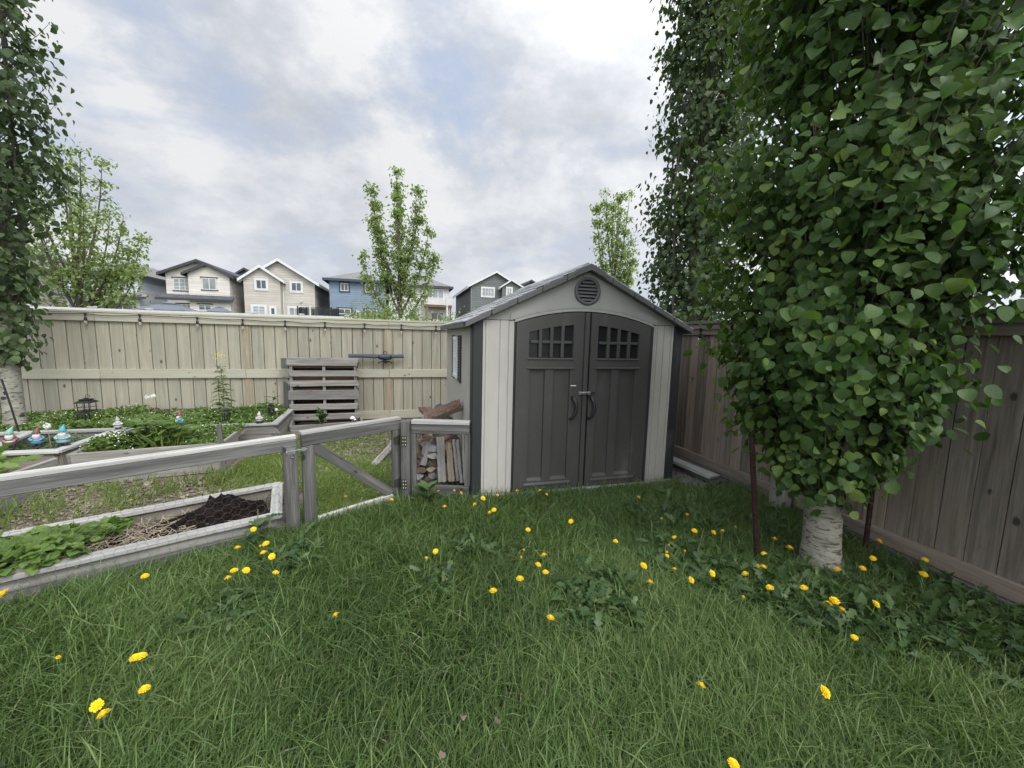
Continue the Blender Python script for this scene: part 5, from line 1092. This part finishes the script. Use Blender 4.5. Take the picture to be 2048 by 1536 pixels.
def fstrb(rng, n_):
    u = rng.uniform(.85, 3.3, n_); v = rng.uniform(-.02, .60, n_); k = (u > 1.0+.12*np.sin(v*9)); u, v = u[k], v[k]; p = np.array(bq[1])-np.array(aF)*u[:, None]-np.array(nF)*v[:, None]; p[:, 2] = .10; return p, hum(p[:, 0], p[:, 1])*np.clip((u-.8)/.35, .4, 1)
def tri(tmpl):
    V, F = [], []
    for a, s in ((0, 1.), (1.25, .92), (-1.25, .92)):
        b = len(V); V += [((x*math.cos(a)+y*math.sin(a))*s, (-x*math.sin(a)+y*math.cos(a))*s, z) for x, y, z in tmpl[0]]; F += [tuple(i+b for i in f) for f in tmpl[1]]
    return V, F
cover('strawberry_plants', 1900, fstrb, tri(BROAD), .06, M['straw_leaf'], .17, seed=16)
def ffern(rng, n_):
    x = rng.uniform(-5.0, -3.55, n_); y = rng.uniform(4.1, 4.85, n_); return np.stack([x, y, np.full(n_, .12)], 1), hum(x, y)
cover('fern_leaves', 420, ffern, TOOTH, .20, M['straw_leaf'], .26, updir=.9, seed=17)
def fspot(spots):
    def f(rng, n_):
        P = []
        for x, y, r_, w_ in spots:
            k = int(n_*w_); a = rng.uniform(0, 6.28, k); q = r_*np.sqrt(rng.random(k)); P.append(np.stack([x+q*np.cos(a), y+q*np.sin(a), np.full(k, .0)], 1))
        P = np.concatenate(P); ok = (P[:, 1] < lowline(P[:, 0])-.02) & (P[:, 0] < 3.46); P = P[ok]; return P, np.ones(len(P))
    return f
cover('broadleaf_weeds', 800, fspot([(3.05, 1.45, .42, .3), (2.4, 1.75, .4, .22), (3.2, 1.0, .35, .14), (2.75, 1.45, .35, .14), (3.15, 2.4, .4, .12), (2.2, 2.5, .4, .08)]), TOOTH2, .09, M['weed'], .09, updir=.6, seed=18)
cover('dandelion_leaves', 1700, fspot([(1.18, 2.05, .20, .10), (1.05, 1.85, .2, .12), (1.9, 2.25, .25, .14), (2.1, 1.95, .3, .1), (2.5, 1.55, .4, .2), (3.0, 1.25, .4, .14), (.45, 2.75, .15, .03), (.18, 2.35, .12, .03), (-.95, 2.35, .16, .05), (-.75, 2.9, .2, .06), (2.4, 2.9, .5, .1)]), TOOTH, .095, M['weed'], .10, updir=.5, seed=19)
def clump(name, label, cat, x, y, z, parts):
    t = thing(name, label, cat, (x, y, z)); return t
def plant(name, label, base, H, nl, lsize, tmpl=TOOTH, mat=None, stems=1, top=None, spread=.12, taper=.75, seed=1, updir=.25):
    rng = np.random.default_rng(seed); b = np.array(base, float); t = thing(name, label, 'plant', base); mb = MB(); P = []; D = []; SZ = []
    for s in range(stems):
        a = rng.uniform(0, 6.28); e = b+np.array([math.cos(a)*spread*(stems > 1), math.sin(a)*spread*(stems > 1), H*rng.uniform(.75, 1)]); Q = [Vector(b), Vector(b*.5+e*.5+rng.normal(0, .012, 3)), Vector(e)]; mb.tube(Q, [.008, .006, .003], 6)
        for i in range(nl//stems):
            q = rng.uniform(.04, .97); c = b*(1-q)+e*q; an = i*2.4+rng.uniform(-.3, .3); P.append(c); D.append((math.cos(an), math.sin(an), updir+rng.uniform(-.25, .3))); SZ.append(lsize*(1-taper*q)*rng.uniform(.75, 1.2))
    P = np.array(P); D = np.array(D); s_, d_, n_ = frames(D, np.tile([0, 0, 1.], (len(P), 1))+RNG.normal(0, .25, (len(P), 3)))
    mb.build('stem', M['stem'], t); scatter('leaves', *tmpl, P, s_, d_, n_, np.array(SZ), mat or M['weed'], t)
    if top:
        m = MB()
        for i in range(26):
            c = b+np.array([rng.normal(0, .035), rng.normal(0, .035), H+rng.normal(0, .035)]); m.lathe(c, [(.002, -.005), (.008, .0), (.003, .006)], 5)
        m.build('flowers', M['petal_pale'], t)
    return t
plant('flowering_weed', 'tall weed topped with small yellow flowers in the back bed', (-2.66, 7.0, .2), 1.0, 130, .22, TOOTH, M['cover'], 1, True, seed=4, updir=.3)
plant('prickly_weed', 'small prickly weed sprouting above the slim lantern near the pallet', (-1.93, 6.86, .24), .36, 16, .15, TOOTH, M['weed'], 1, taper=.2, seed=5, updir=.6)
plant('broad_weed', 'upright leafy weed growing in front of the upright pallet', (-1.27, 6.92, .07), .34, 18, .17, OVAL, M['weed'], 1, taper=.3, seed=6, updir=.9)
plant('leafy_weed', 'bushy tuft of tall leafy weeds in the middle raised bed', (-2.62, 5.35, .25), .34, 130, .26, TOOTH, M['cover'], 7, spread=.22, taper=.3, seed=7, updir=.55)
plant('leafy_weed', 'weed with broad lobed leaves against the garden fence beside the gate post', (-1.02, 3.2, 0), .26, 26, .15, TOOTH, M['weed'], 3, spread=.08, taper=.3, seed=8, updir=.5)
plant('leafy_weed', 'broad leafed weed growing at the foot of the firewood panel', (.21, 3.66, 0), .26, 22, .15, OVAL, M['weed'], 3, spread=.06, taper=.2, seed=9, updir=.8)
plant('leafy_weed', 'spiky weed between the aspen trunk and the brown fence', (3.28, 2.25, 0), .34, 14, .16, OVAL, M['weed'], 1, taper=.2, seed=10, updir=.9)
tg = thing('grass_tuft', 'tuft of long upright grass in the middle raised bed', 'grass tuft', (-2.55, 5.2, .25)); k = 90; P = np.stack([RNG.normal(-2.55, .06, k), RNG.normal(5.2, .05, k), np.full(k, .25)], 1); s_, d_, n_ = frames(RNG.normal(0, .25, (k, 3))+np.array([0, 0, 1]), RNG.normal(0, 1, (k, 3))); scatter('leaves', *BLADE3, P, s_, d_, n_, RNG.uniform(.15, .32, k), M['clover'], tg)

# ------------------------------------------------------------------ dandelions, seed heads, fallen leaves
def head_mesh(closed=0.):
    mb = MB()
    for k, (nn, r0, r1, z0, z1, w_) in enumerate(((20, .004, .0205, .001, .003, .0042), (18, .003, .0165, .003, .008, .0038), (14, .002, .0115, .005, .012, .0034), (9, .0, .0065, .006, .0145, .003))):
        for i in range(nn):
            a = 2*math.pi*(i+.37*k)/nn+random.uniform(-.1, .1); r = r1*random.uniform(.9, 1.06)*(1-.45*closed); zt = z1+closed*.012+random.uniform(-.001, .0015); c, s = math.cos(a), math.sin(a); p = w_/2
            mb.add([(r0*c-p*.6*s*-1, r0*s+p*.6*-c, z0), (r0*c-p*.6*s, r0*s+p*.6*c, z0), (r*c-p*s, r*s+p*c, zt), (r*c+p*s, r*s-p*c, zt)], [(0, 3, 2, 1)], mi=0)
    mb.lathe((0, 0, 0), [(.006, .002), (.0095, .004), (.006, .009), (.001, .011)], 10, mi=0)
    return mb
proto = []
for cl in (0., .0, .55):
    h_ = head_mesh(cl).build('flower_head', M['petal_y']); mb = MB(); mb.lathe((0, 0, 0), [(.002, -.012), (.006, -.010), (.008, -.002), (.009, .002)], 8); s_ = mb.build('sepals', M['stem']); 
    mb = MB(); mb.tube([(0, 0, 0), (.012, .004, .4), (-.004, .0, .75), (0, 0, 1)], [.0028, .0024, .0021, .0020], 6); st_ = mb.build('stem', M['stem'])
    proto.append((h_, s_, st_))
DN = [(856, 972, 1, 'in front of the leafy weed at the firewood panel foot'), (877, 983, .9, 'first right of the leafy weed below the firewood panel'), (909, 983, .9, 'left one of the close pair under the firewood panel end'), (922, 986, .9, 'right one of the close pair under the firewood panel end'),
 (966, 997, 1.1, 'larger bloom below the left beige wall panel of the shed'), (950, 1009, 1, 'just left below the larger bloom at the shed left corner'), (889, 1014, 1.1, 'alone in grass below the firewood panel'), (783, 1000, 1, 'at the lower hinge end of the garden gate'), (691, 994, .9, 'seen through the garden gate on the bright short grass'),
 (1016, 985, .9, 'against the edge of the left shed door jamb'), (1034, 982, .9, 'against the lower left corner of the left shed door'), (1080, 981, .9, 'upper one of the two before the middle of the left shed door'), (1093, 989, .8, 'lower one of the two before the middle of the left shed door'), (1277, 995, .9, 'alone before the right shed door near its jamb'),
 (988, 1020, 1, 'upper right of a touching pair left of the shed doors'), (980, 1025, .9, 'lower left of a touching pair left of the shed doors'), (995, 991, .8, 'half hidden by grass at the left shed wall foot'), (1142, 1043, 1, 'alone in grass below the meeting of the shed doors'), (1056, 1060, 1, 'alone above the central leafy dandelion clump'),
 (871, 1103, 1, 'upper right of the pair in open lawn below the firewood panel'), (853, 1118, 1, 'lower left of the pair in open lawn below the firewood panel'), (1047, 1100, .5, 'tiny bud above the central leafy clump'), (1042, 1116, .8, 'small flower at the left of the central leafy clump'), (1088, 1111, 1.15, 'topmost big bloom of the central leafy clump'),
 (1076, 1130, 1, 'middle bloom of the central leafy clump'), (1091, 1145, 1, 'flat bloom at the right of the central leafy clump'), (1040, 1158, 1.15, 'big bloom left below the central leafy clump'), (986, 1183, 1.15, 'big bloom at the left tip of the lower central clump'), (1101, 1237, 1, 'lowest bloom beside the central leafy clump'),
 (1231, 1083, 1, 'alone between the central clump and the right shed door'), (1324, 1038, .7, 'small, near the gravel strip beside the shed corner'), (1374, 1030, 1, 'below the planks at the gravel strip'), (1389, 1062, 1.05, 'upper of the flowers left of the left steel stake'), (1349, 1075, .9, 'on a tall stem above a cluster of buds left of the steel stake'),
 (1338, 1090, .5, 'tiny bud at the top of the bud cluster'), (1334, 1105, .6, 'orange bud in the middle of the bud cluster'), (1334, 1112, .75, 'small bloom at the foot of the bud cluster'), (1370, 1103, .55, 'half closed bud right of the bud cluster'), (1287, 1132, 1.1, 'large bloom above the right leafy clump of the lawn'),
 (1349, 1139, .95, 'right of the right leafy clump of the lawn'), (1300, 1166, 1.2, 'largest bloom at the right leafy clump of the lawn'), (1382, 1160, .95, 'tilted bloom right of the largest lawn clump bloom'), (1402, 1372, .9, 'alone with a seedy stem in the lower right lawn'), (1427, 1065, 1, 'left of two side by side before the left steel stake'),
 (1445, 1062, .9, 'right of two side by side before the left steel stake'), (1471, 1055, .6, 'wilted one nearest the left steel stake'), (1549, 1078, 1, 'upper left bloom between the left stake and aspen trunk'), (1579, 1096, 1.25, 'wide bloom close left of the aspen trunk'), (1528, 1108, .95, 'just right of the left steel stake'),
 (1516, 1134, .9, 'left of the pair at the foot of the left stake'), (1527, 1134, .95, 'right of the pair at the foot of the left stake'), (1424, 1147, 1.05, 'tilted sideways left of the stake foot'), (1491, 1148, 1, 'below left of the stake foot'), (1540, 1176, 1.1, 'drooping bloom below the left stake'),
 (1608, 1176, 1.05, 'on a tall stem in front of the aspen trunk base'), (1486, 1196, .7, 'small bud below the left stake in open grass'), (1676, 1140, 1, 'touching the right edge of the aspen trunk base'), (1725, 1137, 1.05, 'below the right steel stake'), (1746, 1117, 1, 'beside the foot of the right steel stake'),
 (1758, 1082, 1, 'against the fence board right of the right stake'), (1850, 1120, .95, 'upper of the two before the fence far right'), (1847, 1149, 1.05, 'lower of the two before the fence far right'), (1669, 1202, 1.2, 'top of the tight trio below the aspen trunk'), (1657, 1209, 1.2, 'left of the tight trio below the aspen trunk'),
 (1682, 1220, 1.25, 'lowest of the tight trio below the aspen trunk'), (1751, 1208, 1, 'on a long stem right of the tight trio'), (1709, 1275, .8, 'wilting orange one below the tight trio'), (1649, 1384, 1.1, 'alone and tilted in the lower right grass'), (1467, 1529, .95, 'at the very bottom edge right of centre'), (1678, 1067, .7, 'peeking from behind the aspen trunk'),
 (507, 1059, .95, 'highest one beside the broad weed at the garden fence'), (532, 1088, 1.1, 'large upper bloom of the group by the garden fence'), (521, 1093, .6, 'orange bud left of the large upper bloom by the garden fence'), (527, 1106, 1, 'middle bloom of the group by the garden fence'), (544, 1113, 1, 'right bloom of the group by the garden fence'),
 (475, 1096, .95, 'ragged bloom left of the group by the garden fence'), (468, 1142, 1, 'middle one of three low flowers below the garden fence'), (492, 1141, 1, 'right one of three low flowers below the garden fence'), (456, 1157, 1, 'left one of three low flowers below the garden fence'), (551, 1146, .95, 'alone right of the three low flowers'),
 (290, 1153, 1.05, 'alone in front of the wire fence bottom board'), (9, 1187, 1.2, 'cut by the left picture edge at the fence'), (263, 1001, .8, 'inside the garden among chips behind the wire fence'), (565, 968, .6, 'inside the garden behind the corner of the compost bed'),
 (271, 1316, 1.1, 'left half of the flat pair in the lower left lawn'), (282, 1314, 1.05, 'right half of the flat pair in the lower left lawn'), (289, 1379, 1, 'below the flat pair in the lower left lawn'), (194, 1411, 1.1, 'large tilted bloom of the lowest left pair'), (208, 1429, 1.0, 'smaller bloom of the lowest left pair'),
 (115, 1317, .6, 'small half closed one far left in the lower lawn'), (672, 1231, 1, 'round and alone in the left centre of the lawn')]
for i, (px, py, s, lab) in enumerate(DN):
    zh = random.uniform(.14, .185) if py > 990 else random.uniform(.11, .14)
    if lab.startswith('inside'): zh = .06
    p = at_z(px, py, zh); t = bpy.data.objects.new('dandelion', None); COL.objects.link(t); t.location = (p.x+random.uniform(-.02, .02), p.y+.02, 0); tag(t, 'yellow dandelion '+lab, 'dandelion', 'dandelions in the yard')
    if i < 3: trio = proto[i]
    else: trio = tuple(o.copy() for o in (proto[2] if s < .75 else proto[i % 2]))
    hd, sp, st = trio
    if i >= 3:
        for o in trio: COL.objects.link(o)
    off = Vector((p.x, p.y, zh))-Vector(t.location); tilt = (random.gauss(.28, .22), random.gauss(-.05, .25), random.uniform(0, 6))
    if 'tilted' in lab: tilt = (.75, .25, 0)
    if 'flat' in lab: tilt = (.05, .02, 0)
    for o in (hd, sp): o.parent = t; o.location = off; o.rotation_euler = tilt; k_ = s*random.uniform(.93, 1.05); o.scale = (k_, k_, k_)
    st.parent = t; d_ = off; st.rotation_euler = d_.to_track_quat('Z', 'Y').to_euler(); st.scale = (1, 1, d_.length*.985); st.location = (0, 0, 0)
def seedhead(p, H, label, r=.026):
    t = thing('dandelion_seedhead', label, 'dandelion', (p[0], p[1], p[2]-H)); m = MB(); m.tube([(p[0]+.02, p[1], p[2]-H), (p[0]+.005, p[1], p[2]-H*.4), p], .003, 6); m.build('stem', M['stem_pale'], t)
    m = MB()
    for i in range(110):
        d_ = Vector((random.gauss(0, 1), random.gauss(0, 1), random.gauss(0, 1))).normalized(); e = Vector(p)+d_*r; a = d_.orthogonal().normalized(); b = d_.cross(a); q = .006
        m.add([Vector(p)+a*.0004, Vector(p)-a*.0004, e], [(0, 1, 2)]); m.add([e+a*q, e+b*q, e-a*q, e-b*q], [(0, 1, 2, 3)])
    m.lathe(p, [(.002, -.005), (.005, 0), (.002, .005)], 6); m.build('seed_ball', M['petal_w'], t)
seedhead((-3.61, 7.0, .59), .36, 'white dandelion seed head, left of the tall pair in the back bed', .034); seedhead((-3.54, 7.0, .605), .37, 'white dandelion seed head, right of the tall pair in the back bed', .034)
seedhead((-3.84, 5.6, .48), .3, 'white dandelion seed head behind the garden gnome with the maroon hat', .034); seedhead((-1.86, 6.75, .40), .15, 'small white dandelion seed head beside the gnome at the bed corner', .022)
for px, py, lab, s in ((893, 1157, 'dry tan leaf lying in the grass below the pair of dandelions', .05), (1160, 1217, 'pale dry leaf in the grass right of the central dandelion clump', .05), (925, 1433, 'curled dry leaf in the near grass at bottom centre', .05), (885, 1510, 'dry leaf at the bottom edge of the lawn', .045), (995, 1442, 'brownish dry leaf half hidden in grass right of the curled one', .04), (1346, 1388, 'small faded dry leaf in the right part of the near lawn', .035), (303, 1338, 'dry brown leaf on a bent stalk beside the flat pair of dandelions', .03)):
    p = at_z(px, py, .085); V, F = BROAD; a = random.uniform(0, 6); m = MB(); dv = Vector((math.cos(a), math.sin(a), .25)).normalized(); sv = dv.cross(Vector((.25, -.3, 1))).normalized(); nv = sv.cross(dv)
    m.add([p+(sv*x*1.1+dv*(y-.5)+nv*(z+abs(x)*1.5*math.sin(5*y)+.3*x*math.sin(9*y)))*s*.6 for x, y, z in V], F); o = m.build('dry_leaf', M['dead_leaf'], loc=p); md = o.modifiers.new('thick', 'SOLIDIFY'); md.thickness = .0008; tag(o, lab, 'leaf', 'dry leaves on the lawn')
